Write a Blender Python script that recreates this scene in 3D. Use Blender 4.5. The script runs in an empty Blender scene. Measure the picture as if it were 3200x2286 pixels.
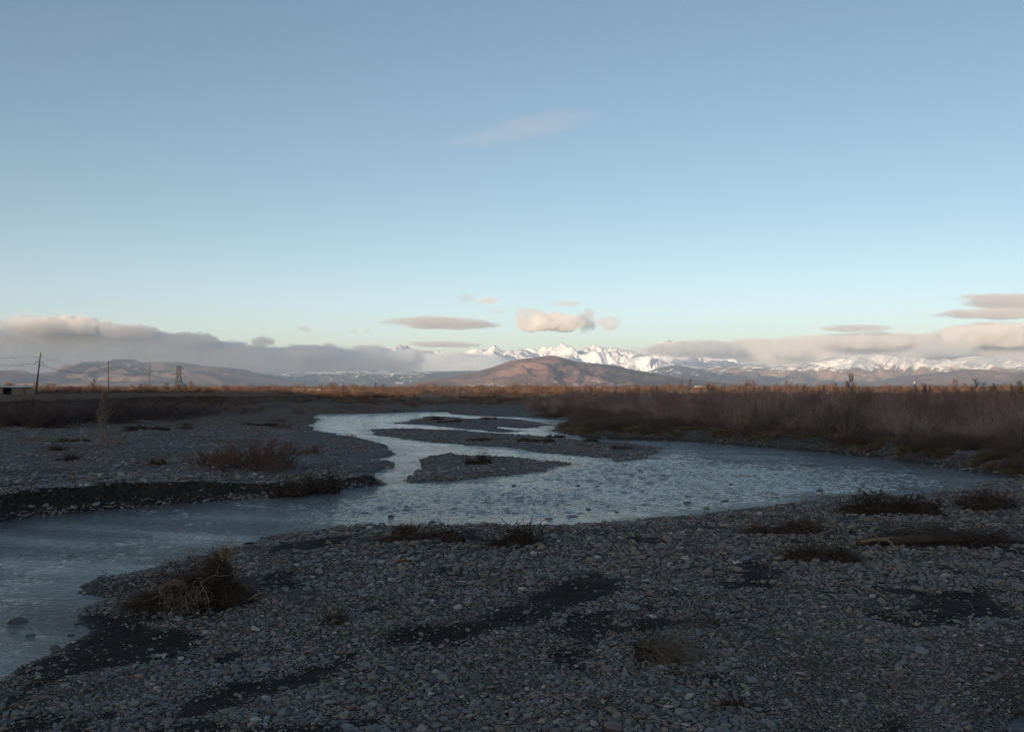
SKY_STR, EXPOSURE, DENOISE = 0.15, 0.55, True
import bpy, math, random
import numpy as np
from mathutils import Vector, Matrix

SC = bpy.context.scene
COL = SC.collection
rng = np.random.default_rng(7)
R = random.Random(11)

# ------------------------------------------------------------------ camera
# picture measurements below are in the photograph's 3200 x 2286 pixels
F, U0, V0, VH, CZ = 3113.0, 1600.0, 1143.0, 1205.0, 5.5
PITCH = math.atan((VH - V0) / F)
cp, sp_ = math.cos(PITCH), math.sin(PITCH)

def ray(u, v):
    a, b = (u - U0) / F, (V0 - v) / F
    return a, cp - sp_ * b, sp_ + cp * b

def on_plane(u, v, z=0.0):
    """world point where the sight line through (u, v) meets height z"""
    dx, dy, dz = ray(u, v)
    t = (z - CZ) / dz
    return dx * t, dy * t

def at_depth(u, v, d):
    """world point at distance d along +y on the sight line through (u, v)"""
    dx, dy, dz = ray(u, v)
    t = d / dy
    return dx * t, d, CZ + dz * t

def project(x, y, z):
    zz = z - CZ
    yc = y * cp + zz * sp_
    zc = -y * sp_ + zz * cp
    return U0 + F * x / yc, V0 - F * zc / yc

cam_data = bpy.data.cameras.new('camera')
cam = bpy.data.objects.new('camera', cam_data)
COL.objects.link(cam)
cam.location = (0, 0, CZ)
cam.rotation_euler = (math.pi / 2 + PITCH, 0, 0)
cam_data.sensor_width = 36.0
cam_data.lens = 36.0 * F / 3200.0
cam_data.clip_start, cam_data.clip_end = 0.2, 120000
SC.camera = cam

# ------------------------------------------------------------------ noise
def _h(ix, iy, seed):
    n = (ix.astype(np.int64) * 374761393 + iy.astype(np.int64) * 668265263 + seed * 974634777) & 0xFFFFFFFF
    n = ((n ^ (n >> 13)) * 1274126177) & 0xFFFFFFFF
    n = n ^ (n >> 16)
    return n & 0xFFFF

def perlin(x, y, seed=0):
    x = np.asarray(x, np.float64); y = np.asarray(y, np.float64)
    x0, y0 = np.floor(x), np.floor(y)
    fx, fy = x - x0, y - y0
    x0 = x0.astype(np.int64); y0 = y0.astype(np.int64)
    u = fx * fx * fx * (fx * (fx * 6 - 15) + 10)
    w = fy * fy * fy * (fy * (fy * 6 - 15) + 10)
    def g(i, j):
        a = _h(x0 + i, y0 + j, seed) * (2 * math.pi / 65536)
        return np.cos(a) * (fx - i) + np.sin(a) * (fy - j)
    n0 = g(0, 0) * (1 - u) + g(1, 0) * u
    n1 = g(0, 1) * (1 - u) + g(1, 1) * u
    return (n0 * (1 - w) + n1 * w) * 1.45

def fbm(x, y, octs=5, seed=0, gain=.5, lac=2.03):
    s, a = 0.0, 1.0
    for k in range(octs):
        s = s + a * perlin(x, y, seed + k * 17)
        x, y, a = x * lac + 13.7, y * lac - 7.3, a * gain
    return s

def ridged(x, y, octs=5, seed=0, gain=.5, lac=2.05):
    s, a, prev = 0.0, 1.0, 1.0
    for k in range(octs):
        n = 1 - np.abs(perlin(x, y, seed + k * 31))
        n = n * n
        s = s + a * n * prev
        prev = np.clip(n * 1.2, 0, 1)
        x, y, a = x * lac + 3.1, y * lac + 9.2, a * gain
    return s

def sstep(a, b, x):
    t = np.clip((x - a) / (b - a), 0, 1)
    return t * t * (3 - 2 * t)

# ------------------------------------------------------------------ meshes and tags
def tag(o, label=None, cat=None, group=None, kind=None):
    if label: o['label'] = label
    if cat: o['category'] = cat
    if group: o['group'] = group
    if kind: o['kind'] = kind
    return o

def link(o, parent=None):
    COL.objects.link(o)
    if parent is not None: o.parent = parent
    return o

def mesh_from(name, verts, faces, mat=None, smooth=True):
    """verts (n,3) array, faces: (m,k) array or list of tuples"""
    me = bpy.data.meshes.new(name)
    verts = np.asarray(verts, np.float32)
    if isinstance(faces, np.ndarray):
        m, k = faces.shape
        me.vertices.add(len(verts)); me.vertices.foreach_set('co', verts.ravel())
        me.loops.add(m * k); me.loops.foreach_set('vertex_index', faces.astype(np.int32).ravel())
        me.polygons.add(m); me.polygons.foreach_set('loop_start', np.arange(0, m * k, k, dtype=np.int32))
        me.update(calc_edges=True)
    else:
        me.from_pydata(verts.tolist(), [], faces)
    if smooth and len(me.polygons):
        me.polygons.foreach_set('use_smooth', np.ones(len(me.polygons), bool))
    if mat is not None: me.materials.append(mat)
    me.update()
    return me

def obj(name, me, parent=None, **kw):
    o = bpy.data.objects.new(name, me)
    link(o, parent)
    if kw: tag(o, **kw)
    return o

def empty(name, loc=(0, 0, 0), rz=0.0, **kw):
    o = bpy.data.objects.new(name, None)
    o.location = loc; o.rotation_euler.z = rz; o.empty_display_size = .2
    link(o)
    return tag(o, **kw)

def grid_faces(nr, nc):
    i = np.arange(nr * nc).reshape(nr, nc)
    return np.stack([i[:-1, :-1], i[:-1, 1:], i[1:, 1:], i[1:, :-1]], -1).reshape(-1, 4)

def attr(me, name, data, kind='FLOAT', dom='POINT'):
    a = me.attributes.new(name, kind, dom)
    a.data.foreach_set('value' if kind in ('FLOAT', 'INT') else 'vector', np.asarray(data, np.int32 if kind == 'INT' else np.float32).ravel())

class MB:
    """collects shapes for one mesh"""
    def __init__(s): s.v, s.f = [], []
    def add(s, vs, fs):
        n = len(s.v); s.v.extend([tuple(p) for p in vs]); s.f.extend([tuple(i + n for i in f) for f in fs])
    def tube(s, pts, rad, k=5, cap=True):
        pts = [Vector(p) for p in pts]; n = len(pts)
        if not hasattr(rad, '__len__'): rad = [rad] * n
        vs, fs = [], []
        for i, p in enumerate(pts):
            d = (pts[min(i + 1, n - 1)] - pts[max(i - 1, 0)])
            d = d.normalized() if d.length > 1e-9 else Vector((0, 0, 1))
            a = d.cross(Vector((0, 0, 1)) if abs(d.z) < .9 else Vector((1, 0, 0))).normalized(); b = d.cross(a)
            for j in range(k):
                t = 2 * math.pi * j / k
                vs.append(p + (a * math.cos(t) + b * math.sin(t)) * rad[i])
        for i in range(n - 1):
            for j in range(k):
                fs.append((i * k + j, i * k + (j + 1) % k, (i + 1) * k + (j + 1) % k, (i + 1) * k + j))
        if cap and k > 2:
            fs.append(tuple(range(k))[::-1]); fs.append(tuple((n - 1) * k + j for j in range(k)))
        s.add(vs, fs)
    def box(s, c, size, rot=None):
        vs = []
        for z in (-.5, .5):
            for x, y in ((-.5, -.5), (.5, -.5), (.5, .5), (-.5, .5)):
                p = Vector((x * size[0], y * size[1], z * size[2]))
                if rot is not None: p = rot @ p
                vs.append(p + Vector(c))
        s.add(vs, [(3, 2, 1, 0), (4, 5, 6, 7), (0, 1, 5, 4), (1, 2, 6, 5), (2, 3, 7, 6), (3, 0, 4, 7)])
    def build(s, name, mat, parent=None, smooth=False, **kw):
        return obj(name, mesh_from(name, np.array(s.v), s.f, mat, smooth), parent, **kw)

# ------------------------------------------------------------------ material helpers
class NT:
    def __init__(s, name):
        s.m = bpy.data.materials.new(name); s.m.use_nodes = True
        s.t = s.m.node_tree; s.n = s.t.nodes; s.n.clear()
        s.out = s.n.new('ShaderNodeOutputMaterial')
    def new(s, kind, **kw):
        n = s.n.new('ShaderNode' + kind)
        for k, v in kw.items():
            if k == 'ins':
                for a, b in v.items(): s.put(n, a, b)
            else: setattr(n, k, v)
        return n
    def put(s, n, key, val):
        i = n.inputs[key]
        if isinstance(val, bpy.types.NodeSocket): s.t.links.new(val, i)
        elif val is not None:
            if isinstance(val, tuple) and len(val) == 3 and len(i.default_value) == 4: val = val + (1,)
            i.default_value = val
    def math(s, op, a, b=None, c=None, clamp=False):
        n = s.n.new('ShaderNodeMath'); n.operation = op; n.use_clamp = clamp
        s.put(n, 0, a)
        if b is not None: s.put(n, 1, b)
        if c is not None: s.put(n, 2, c)
        return n.outputs[0]
    def mix(s, f, a, b):
        n = s.n.new('ShaderNodeMix'); n.data_type = 'RGBA'; n.clamp_factor = True
        s.put(n, 0, f); s.put(n, 6, a); s.put(n, 7, b)
        return n.outputs[2]
    def maprange(s, v, a, b, c=0., d=1., smooth=False):
        n = s.n.new('ShaderNodeMapRange'); n.clamp = True
        if smooth: n.interpolation_type = 'SMOOTHSTEP'
        for i, x in enumerate((v, a, b, c, d)): s.put(n, i, x)
        return n.outputs[0]
    def attr(s, name, out='Fac', kind='GEOMETRY'):
        n = s.n.new('ShaderNodeAttribute'); n.attribute_name = name; n.attribute_type = kind
        return n.outputs[out]
    def noise(s, scale, detail=4, rough=.55, vec=None, dist=0., out=0):
        n = s.n.new('ShaderNodeTexNoise'); n.inputs['Scale'].default_value = scale
        n.inputs['Detail'].default_value = detail; n.inputs['Roughness'].default_value = rough
        n.inputs['Distortion'].default_value = dist
        if vec is not None: s.put(n, 'Vector', vec)
        return n.outputs[out]
    def coords(s, which='Object', scale=None, loc=None):
        c = s.n.new('ShaderNodeTexCoord').outputs[which]
        if scale or loc:
            m = s.n.new('ShaderNodeMapping'); s.put(m, 'Vector', c)
            if scale: m.inputs['Scale'].default_value = scale
            if loc: m.inputs['Location'].default_value = loc
            return m.outputs[0]
        return c
    def pos(s, scale=None):
        c = s.n.new('ShaderNodeNewGeometry').outputs['Position']
        if scale:
            m = s.n.new('ShaderNodeMapping'); s.put(m, 'Vector', c); m.inputs['Scale'].default_value = scale
            return m.outputs[0]
        return c
    def bump(s, h, dist=.05, strength=1.0, nrm=None):
        n = s.n.new('ShaderNodeBump'); s.put(n, 'Height', h)
        n.inputs['Distance'].default_value = dist; s.put(n, 'Strength', strength)
        if nrm is not None: s.put(n, 'Normal', nrm)
        return n.outputs[0]
    def bsdf(s, color, rough=.8, normal=None, spec=.3, **kw):
        b = s.n.new('ShaderNodeBsdfPrincipled')
        s.put(b, 'Base Color', color); s.put(b, 'Roughness', rough); s.put(b, 'Specular IOR Level', spec)
        if normal is not None: s.put(b, 'Normal', normal)
        for k, v in kw.items(): s.put(b, k, v)
        s.t.links.new(b.outputs[0], s.out.inputs['Surface'])
        return s.m

def plain(name, color, rough=.85, var=.25, scale=8., spec=.25, bump=0.):
    t = NT(name)
    n = t.noise(scale, 5, .6, t.coords('Object'))
    lo = tuple(c * (1 - var) for c in color); hi = tuple(min(1, c * (1 + var)) for c in color)
    return t.bsdf(t.mix(n, lo, hi), rough, t.bump(n, bump, 1.) if bump else None, spec)

# ------------------------------------------------------------------ sky, sun, haze, exposure
SUN_EL = math.radians(5.0)
SUN_TRAVEL = math.radians(24)          # light travels to the right of straight ahead by this angle
trav = Vector((math.sin(SUN_TRAVEL) * math.cos(SUN_EL), math.cos(SUN_TRAVEL) * math.cos(SUN_EL), -math.sin(SUN_EL)))
sun_data = bpy.data.lights.new('sun', 'SUN')
sun_data.energy, sun_data.angle, sun_data.color = 4.8, math.radians(.5), (1.0, .80, .58)
sun = obj('sun', sun_data)
sun.rotation_euler = trav.to_track_quat('-Z', 'Y').to_euler()

W = bpy.data.worlds.new('World'); SC.world = W; W.use_nodes = True
nt = W.node_tree; nt.nodes.clear()
wo = nt.nodes.new('ShaderNodeOutputWorld'); bg = nt.nodes.new('ShaderNodeBackground')
sky = nt.nodes.new('ShaderNodeTexSky'); sky.sky_type = 'NISHITA'; sky.sun_disc = False
sky.sun_elevation = SUN_EL
# the sun stands behind the camera on the left: direction to it is -trav
sky.sun_rotation = math.atan2(-trav.x, -trav.y)
sky.altitude, sky.air_density, sky.dust_density, sky.ozone_density = 0, 0.6, 1.0, 1.0
wm = nt.nodes.new('ShaderNodeMix'); wm.data_type = 'RGBA'; wm.blend_type = 'MULTIPLY'; wm.inputs[0].default_value = 1
wm.inputs[7].default_value = (1.09, 1.018, .917, 1)
nt.links.new(sky.outputs[0], wm.inputs[6])
# paler air low over the horizon
tc_ = nt.nodes.new('ShaderNodeTexCoord'); sx_ = nt.nodes.new('ShaderNodeSeparateXYZ'); mr_ = nt.nodes.new('ShaderNodeMapRange'); mr_.interpolation_type = 'SMOOTHSTEP'
nt.links.new(tc_.outputs['Generated'], sx_.inputs[0]); nt.links.new(sx_.outputs[2], mr_.inputs[0])
for i_, v_ in ((1, .20), (2, .0), (3, 0.), (4, 1.)): mr_.inputs[i_].default_value = v_
wh = nt.nodes.new('ShaderNodeMix'); wh.data_type = 'RGBA'; wh.blend_type = 'MULTIPLY'; wh.inputs[7].default_value = (1.16, 1.12, 1.27, 1)
nt.links.new(mr_.outputs[0], wh.inputs[0]); nt.links.new(wm.outputs[2], wh.inputs[6]); nt.links.new(wh.outputs[2], bg.inputs[0])
nt.links.new(bg.outputs[0], wo.inputs[0])
bg.inputs[1].default_value = SKY_STR
SC.view_settings.view_transform = 'Standard'; SC.view_settings.look = 'None'
SC.view_settings.exposure = EXPOSURE; SC.view_settings.gamma = 1
SC.cycles.use_denoising = DENOISE; SC.cycles.denoising_prefilter = 'FAST'; SC.cycles.filter_width = 1.1; SC.cycles.max_bounces = 8; SC.cycles.volume_bounces = 6
SC.cycles.volume_max_steps = 256
# ------------------------------------------------------------------ shorelines, read from the photograph
LEFT = [(-700,1720),(-300,1668),(0,1626),(176,1605),(352,1589),(528,1575),(668,1568),(800,1552),(846,1562),(905,1545),(1011,1532),(1099,1527),(1173,1518),
        (1222,1511),(1162,1492),(1180,1471),(1222,1443),(1159,1443),(1215,1420),(1245,1404),(1236,1397),(1204,1386),(1152,1376),(1085,1363),(1018,1351),
        (969,1341),(986,1320),(988,1298),(1011,1293),(1152,1292),(1257,1288),(1363,1286),(1405,1285.5)]
RIGHT = [(1405,1285.5),(1407,1293),(1468,1297),(1600,1302),(1670,1305),(1730,1309),(1765,1316),(1767,1337),(1712,1348),(1790,1362),(1917,1369),(2064,1374),
         (2198,1383),(2400,1396),(2576,1411),(2681,1422),(2769,1432),(2857,1444),(2928,1455),(2998,1471),(3068,1478),(3135,1488),(3230,1496),(3420,1502)]
NEAR = [(3420,1512),(3230,1510),(3150,1508),(3075,1508),(3061,1520),(3033,1529),(2942,1534),(2840,1546),(2787,1548),(2681,1552),(2593,1552),(2541,1562),(2470,1573),
        (2400,1580),(2268,1597),(2198,1606),(2092,1612),(1969,1627),(1846,1637),(1741,1645),(1600,1645),(1539,1640),(1363,1642),(1240,1645),(1117,1645),(1029,1649),
        (941,1661),(870,1673),(800,1692),(697,1718),(591,1744),(465,1773),(401,1788),(338,1803),(296,1820),(240,1853),(304,1870),(296,1879),(241,1900),(253,1921),
        (237,1942),(266,1972),(228,2005),(169,2035),(84,2073),(38,2107),(0,2145),(-120,2250),(-420,2420)]
ISLE = [
    [(1268,1502),(1303,1478),(1307,1450),(1345,1429),(1398,1415),(1468,1424),(1600,1434),(1688,1441),(1751,1443),(1783,1448),(1734,1459),(1720,1469),(1600,1485),(1468,1498),(1293,1507)],
    [(1138,1341),(1257,1340),(1433,1344),(1600,1357),(1706,1365),(1846,1377),(1987,1386),(2061,1401),(2040,1418),(2005,1430),(1934,1443),(1903,1430),(1811,1422),(1670,1409),(1600,1402),(1468,1392),(1328,1379),(1257,1369),(1187,1362)],
    [(1240,1321),(1293,1312),(1328,1302),(1398,1301),(1468,1310),(1539,1305),(1600,1309),(1681,1316),(1723,1327),(1677,1336),(1610,1336),(1548,1332),(1552,1338),(1600,1345),(1640,1347),(1580,1350),(1500,1345),(1398,1335),(1300,1325)],
]
def wpts(poly): return np.array([on_plane(u, v, 0.0) for u, v in poly])
wl, wr, wn = wpts(LEFT), wpts(RIGHT), wpts(NEAR)
wi = [wpts(p) for p in ISLE]
water_poly = np.concatenate([wl, wr[1:], wn])
# the side pool at the lower right of the near bar
POOL = wpts([(3150,2245),(3172,2236),(3205,2228),(3260,2240),(3300,2290),(3230,2330),(3160,2300),(3148,2270)])

def seg_dist(px, py, pts, closed=False):
    d = np.full(px.shape, 1e9)
    n = len(pts)
    for i in range(n if closed else n - 1):
        ax, ay = pts[i]; bx, by = pts[(i + 1) % n]
        ex, ey = bx - ax, by - ay
        t = np.clip(((px - ax) * ex + (py - ay) * ey) / (ex * ex + ey * ey + 1e-12), 0, 1)
        np.minimum(d, (px - ax - t * ex) ** 2 + (py - ay - t * ey) ** 2, out=d)
    return np.sqrt(d)

def inside(px, py, pts):
    r = np.zeros(px.shape, bool)
    n = len(pts)
    for i in range(n):
        ax, ay = pts[i]; bx, by = pts[(i + 1) % n]
        if ay == by: continue
        c = (ay > py) != (by > py)
        r ^= c & (px < (bx - ax) * (py - ay) / (by - ay) + ax)
    return r

CUT_L = wl[:13]                       # undercut gravel bank on the left
CUT_R = wr[9:20]                      # earth bank on the right
TERR = np.array([on_plane(u, v, 3.3) for u, v in [(-600,1262),(0,1255),(176,1251),(300,1246),(422,1240),(560,1239),(690,1239)]])
TERR_POLY = np.concatenate([TERR, [(-45, 230), (-95, 420), (-190, 800), (-600, 1500), (-3000, 1500), (-3000, 60)]])
SCARP = np.array([on_plane(u, v, 1.0) for u, v in [(690,1276),(800,1277),(900,1273),(1020,1276),(1130,1272),(1240,1274)]])

def height(px, py):
    """ground height, plus what the ground is made of"""
    px = np.asarray(px, float); py = np.asarray(py, float)
    z = np.full(px.shape, 1.6); sand = np.zeros(px.shape); bank = np.zeros(px.shape); land = np.full(px.shape, 99.0)
    near = (py < 300) & (py > -40)
    x, y = px[near], py[near]
    if x.size:
        n1 = fbm(x * .9, y * .9, 4, 3); n2 = fbm(x * .18, y * .18, 3, 21); n3 = fbm(x * .05, y * .05, 3, 51)
        # small raggedness of the shoreline
        jx = x + .35 * perlin(x * .45, y * .45, 71) + .13 * perlin(x * 1.7, y * 1.7, 73)
        wob = sstep(48, 75, y); jx = jx + 1.1 * wob * perlin(x * .14, y * .14, 83)
        jy = y + 1.1 * wob * perlin(x * .14, y * .14, 85) + .35 * perlin(x * .45, y * .45, 75) + .13 * perlin(x * 1.7, y * 1.7, 77)
        dl, dr, dn = seg_dist(jx, jy, wl), seg_dist(jx, jy, wr), seg_dist(jx, jy, wn)
        isl = [seg_dist(jx, jy, p, True) for p in wi]
        di = np.minimum.reduce(isl)
        w = inside(jx, jy, water_poly)
        for p in wi: w &= ~inside(jx, jy, p)
        onisl = np.zeros(x.shape, bool)
        for p in wi: onisl |= inside(jx, jy, p)
        dall = np.minimum(np.minimum(dl, dr), np.minimum(dn, di))
        cl, cr = seg_dist(jx, jy, CUT_L), seg_dist(jx, jy, CUT_R)
        # left bar: gravel 0.95 m above the water, falling to the spit on its right end
        hl = .95 - .55 * sstep(-16, -10.5, x) * sstep(75, 45, y) + .1 * n2
        fl = np.where(cl <= dl + .5, .28 * sstep(.0, .9, dl) + .72 * sstep(.7 + .2 * n1, .95 + .2 * n1, dl), 1 - np.exp(-dl / 5.))
        hl = hl * fl
        hr = 1.0 + .12 * n2 + .5 * sstep(10, 60, dr)
        fr = np.where(cr <= dr + .5, .35 * sstep(0, .8, dr) + .65 * sstep(.6 + .3 * n1, 1.3 + .4 * n1, dr), 1 - np.exp(-dr / 6.))
        hr = hr * fr
        hn = (.42 + .09 * n2) * (1 - np.exp(-dn / 2.6)) + .1 * (1 - np.exp(-dn / 12.))
        ww = [np.exp(-d / 2.5) + 1e-12 for d in (dl, dr, dn)]
        h = (ww[0] * hl + ww[1] * hr + ww[2] * hn) / (ww[0] + ww[1] + ww[2])
        hi = .24 * (1 - np.exp(-di / 2.2)) + .06 * n2 * sstep(0, 2, di)
        cuti = isl[0] * 0 + sstep(.9, .2, isl[0]) * (y < 61.5 + .0 * x)
        h = np.where(onisl, hi, h)
        # terrace and low scarp at the back left
        tp = inside(x, y, TERR_POLY); td = seg_dist(x, y, TERR)
        tz = np.where(tp, sstep(0, 1.6 + .5 * n2, td), 0.)
        h = h + tz * (3.3 - h) * np.where(tp, 1, 0)
        far = sstep(175, 215, y) * (x < -5) * ~tp
        h = h + far * .35 * n3
        sd = seg_dist(x, y, SCARP); h = h + np.where((y > np.interp(x, SCARP[:, 0], SCARP[:, 1])) & (x > SCARP[0, 0] - 12) & (x < SCARP[-1, 0] + 3) & ~tp, .75 * sstep(0, .8, sd) * sstep(3, -3, x - SCARP[-1, 0]), 0)
        land_h = h + (.035 * n1 + .05 * n2) * sstep(.0, 1.5, dall)
        depth = -.03 - np.minimum(.11 * dall, .7) + .05 * n1 * sstep(0, 1, dall)
        # shallow riffle stones break the surface close to the near shore
        hh = np.where(w, depth, np.maximum(land_h, -.02 + .12 * np.minimum(dall, 1.)))
        ip = inside(jx, jy, POOL); dp = seg_dist(jx, jy, POOL, True)
        hh = np.where(ip, -.02 - .1 * np.minimum(dp, 1), np.where(~w, np.minimum(hh, hh * sstep(-.2, 1.4, dp) + .02), hh))
        t = sstep(250, 300, y)
        z[near] = np.where(inside(x, y, TERR_POLY), hh, hh * (1 - t) + 1.6 * t)
        land[near] = np.where(w, -dall, dall)
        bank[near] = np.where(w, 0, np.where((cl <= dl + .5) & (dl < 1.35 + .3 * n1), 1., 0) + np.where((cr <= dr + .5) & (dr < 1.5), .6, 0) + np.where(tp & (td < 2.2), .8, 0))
    b = ~near & inside(px, py, TERR_POLY)
    z[b] = 3.3
    far = py >= 300
    z[far] = np.where(inside(px[far], py[far], TERR_POLY), 3.3, 1.6) * 1.0 + .35 * fbm(px[far] * .01, py[far] * .01, 3, 91) * sstep(300, 500, py[far])
    z[far] += -.0002 * np.clip(py[far] - 600, 0, 12000) * 0
    return z, land, bank

SANDS = [[(1480,1960),(1560,1900),(1700,1850),(1780,1815),(1860,1797),(1960,1820),(1930,1868),(1830,1900),(1700,1935),(1560,1985),(1420,2015),(1250,2025),(1150,2020),(1290,1965)],
         [(-40,2160),(20,2125),(120,2055),(200,2005),(235,1960),(215,1900),(300,1880),(420,1905),(600,1940),(690,1960),(640,2000),(500,2030),(300,2070),(130,2110),(60,2150)],
         [(770,1712),(860,1685),(960,1672),(1120,1666),(1090,1692),(990,1712),(860,1724)],
         [(2780,1915),(2870,1880),(2990,1855),(3080,1848),(3120,1870),(3180,1925),(3130,1945),(3010,1935),(2920,1972),(2850,1955),(2880,1930)],
         [(480,2200),(600,2165),(800,2110),(1060,2050),(1120,2065),(1080,2110),(880,2150),(720,2215),(560,2250)],
         [(2660,2300),(2720,2240),(2830,2225),(2870,2260),(2840,2300)],
         [(1900,1960),(2050,1945),(2180,1950),(2150,1975),(1990,1985)],
         [(2180,2130),(2260,2105),(2330,2130),(2290,2160),(2200,2155)],
         [(1320,1790),(1400,1780),(1480,1790),(1440,1812),(1350,1812)]]
SANDS = [np.array([on_plane(u, v, .42) for u, v in p]) for p in SANDS]
def sand_mask(x, y):
    """1 on the dark sand patches of the near bar"""
    x = np.asarray(x, float); y = np.asarray(y, float)
    d = np.full(x.shape, -9.0)
    jx = x + .3 * perlin(x * .8, y * .8, 131) + .12 * perlin(x * 2.7, y * 2.7, 133); jy = y + .4 * perlin(x * .8, y * .8, 135) + .15 * perlin(x * 2.7, y * 2.7, 137)
    for p in SANDS:
        s = seg_dist(jx, jy, p, True); s = np.where(inside(jx, jy, p), s, -s)
        np.maximum(d, s, out=d)
    m = sstep(-.22, .35, d)
    extra = fbm(x * .36 + 5, y * .25, 4, 141) + .16 * sstep(30, 19, y) * sstep(4, -2, x) - .09
    return np.clip(np.maximum(m, .95 * sstep(.30, .52, extra) * (y < 36)), 0, 1)

# one sheet of ground from behind the camera to the foot of the mountains, finer close by
rows = [-30.0]
while rows[-1] < 30000:
    y = rows[-1]; rows.append(y + (max(.09, .0042 * (y + 12)) if y < 300 else .05 * (y - 235)))
rows = np.array(rows)
tt = np.concatenate([np.linspace(-3.2, -.72, 40)[:-1], np.linspace(-.72, .72, 640), np.linspace(.72, 3.2, 40)[1:]])
GX = (rows[:, None] + 42) * 0 + np.maximum(rows[:, None] + 8, 16) * tt[None, :]
GY = np.repeat(rows[:, None], len(tt), 1)
GZ, GL, GB = height(GX, GY)
nearm = (GY > 10) & (GY < 60) & (np.abs(GX) < 40)
GS = np.zeros(GX.shape); GS[nearm] = sand_mask(GX[nearm], GY[nearm])
GS *= (GL > 0)
# lumpy cobble relief where single stones get too small to place
me = mesh_from('ground', np.stack([GX, GY, GZ], -1).reshape(-1, 3), grid_faces(*GX.shape))
attr(me, 'sand', GS); attr(me, 'shore', np.clip(GL, -5, 60)); attr(me, 'bank', GB)
# where plants cover the gravel: brush land beyond the bars, the right bank, the terrace
veg = sstep(2.5, 9, np.where(GX > (-30), GL, 0)) * ((GX > 6) & (GY > 62) & (GX > .05 * GY)) \
    + sstep(112, 128, GY + .22 * GX) * (GX < -20) * 0 + inside(GX, GY, TERR_POLY) * 1.0
veg = np.maximum(veg, sstep(215, 245, GY))
back = sstep(90, 112, GY - .25 * (GX + 55) + 6 * fbm(GX * .05, GY * .05, 3, 5)) * (GX < -22) * sstep(-14, -30, GX + .0 * GY)
patch = sstep(.1, .5, fbm(GX * .16, GY * .09, 4, 61)) * (GX < -6) * (GY > 44) * .8
veg = np.clip(np.maximum(np.maximum(veg, back * .55), patch * .6) * (GL > .5), 0, 1)
attr(me, 'veg', veg)
attr(me, 'dry', sstep(40, 52, GY + .25 * GX) * (GL > .2))

g = NT('river_ground')
P = g.pos()
peb = g.new('TexVoronoi', ins={'Vector': P, 'Scale': 9.0, 'Randomness': 1.0}); peb2 = g.new('TexVoronoi', ins={'Vector': P, 'Scale': 24.0})
big = g.new('TexVoronoi', ins={'Vector': g.pos((1, .55, 1)), 'Scale': 2.6})
n1 = g.noise(.35, 6, .6, P); n2 = g.noise(3., 5, .65, P); n3 = g.noise(.045, 4, .6, P)
stone = g.mix(g.math('MULTIPLY', peb.outputs['Color'], .85), (.055, .060, .063), (.18, .178, .167))
stone = g.mix(g.attr('dry'), stone, g.mix(peb.outputs['Color'], (.105, .116, .124), (.27, .272, .265)))
stone = g.mix(g.maprange(g.math('SUBTRACT', peb.outputs['Distance'], g.math('MULTIPLY', g.attr('dry'), .3)), .25, .62), stone, (.035, .037, .038))
stone = g.mix(g.maprange(n1, .35, .7), stone, g.mix(peb2.outputs['Color'], (.05, .052, .05), (.13, .125, .11)))
sandc = g.mix(g.math('ADD', g.math('MULTIPLY', n2, .5), g.math('MULTIPLY', g.noise(55., 3, .7, P), .5)), (.008, .008, .0085), (.034, .033, .031))
c = g.mix(g.attr('sand'), stone, sandc)
wet = g.maprange(g.attr('shore'), .0, .5, .45, 1.)
earth = g.mix(n2, (.045, .036, .028), (.10, .085, .066))
scrub = g.mix(n1, (.085, .060, .045), (.15, .108, .074))
scrub = g.mix(g.maprange(n3, .45, .62), scrub, (.15, .092, .055))
c = g.mix(g.math('MULTIPLY', g.attr('veg'), g.maprange(n2, .2, .5, .55, 1.)), c, scrub)
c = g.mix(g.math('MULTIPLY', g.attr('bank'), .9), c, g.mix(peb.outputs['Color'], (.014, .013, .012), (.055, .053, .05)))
hs = g.math('ADD', g.math('MULTIPLY', g.math('SUBTRACT', 1., peb.outputs['Distance']), g.math('SUBTRACT', 1., g.attr('sand'))), g.math('MULTIPLY', n2, .5))
hs = g.math('ADD', hs, g.math('MULTIPLY', g.math('SUBTRACT', 1., big.outputs['Distance']), .8))
dk = g.new('Mix', data_type='RGBA', blend_type='MULTIPLY'); g.put(dk, 0, 1.0); g.put(dk, 6, c)
cr_ = g.new('CombineXYZ', ins={0: wet, 1: wet, 2: wet}); g.put(dk, 7, cr_.outputs[0])
g.bsdf(dk.outputs[2], g.maprange(wet, .45, 1., .4, .95), g.bump(hs, .09, .8), .12)
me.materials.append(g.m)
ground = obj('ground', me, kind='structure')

def gz(x, y): return float(height(np.array([x]), np.array([y]))[0][0])
# ------------------------------------------------------------------ the river: real ripples near, shader ripples over them
wrow = [11.0]
while wrow[-1] < 236: wrow.append(wrow[-1] + max(.055, .0030 * wrow[-1]))
wrow = np.array(wrow)
wt = np.linspace(-.80, .80, 760)
WX = wrow[:, None] * wt[None, :]; WY = np.repeat(wrow[:, None], len(wt), 1)
def flow_speed(x, y):
    """1 in the riffles, 0 in the calm reaches"""
    r = np.zeros(x.shape)
    for u, v, su, sv, a in [(1950,1480,330,75,1.),(2450,1500,330,60,.6),(1650,1560,420,50,.8),(1280,1500,160,22,.9),(800,1575,170,14,.8),(520,1600,190,12,.8),(2150,1550,350,40,.65),
                            (1200,1590,300,28,.6),(1210,1450,60,40,.7),(1100,1310,180,14,.6),(150,1980,160,160,.25),(1000,1350,120,20,.55),(1400,1560,300,60,.55)]:
        uu, vv = project(x, y, np.zeros(x.shape))
        r = np.maximum(r, a * np.exp(-((uu - u) / su) ** 2 - ((vv - v) / sv) ** 2))
    return r
FS = flow_speed(WX, WY)
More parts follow.
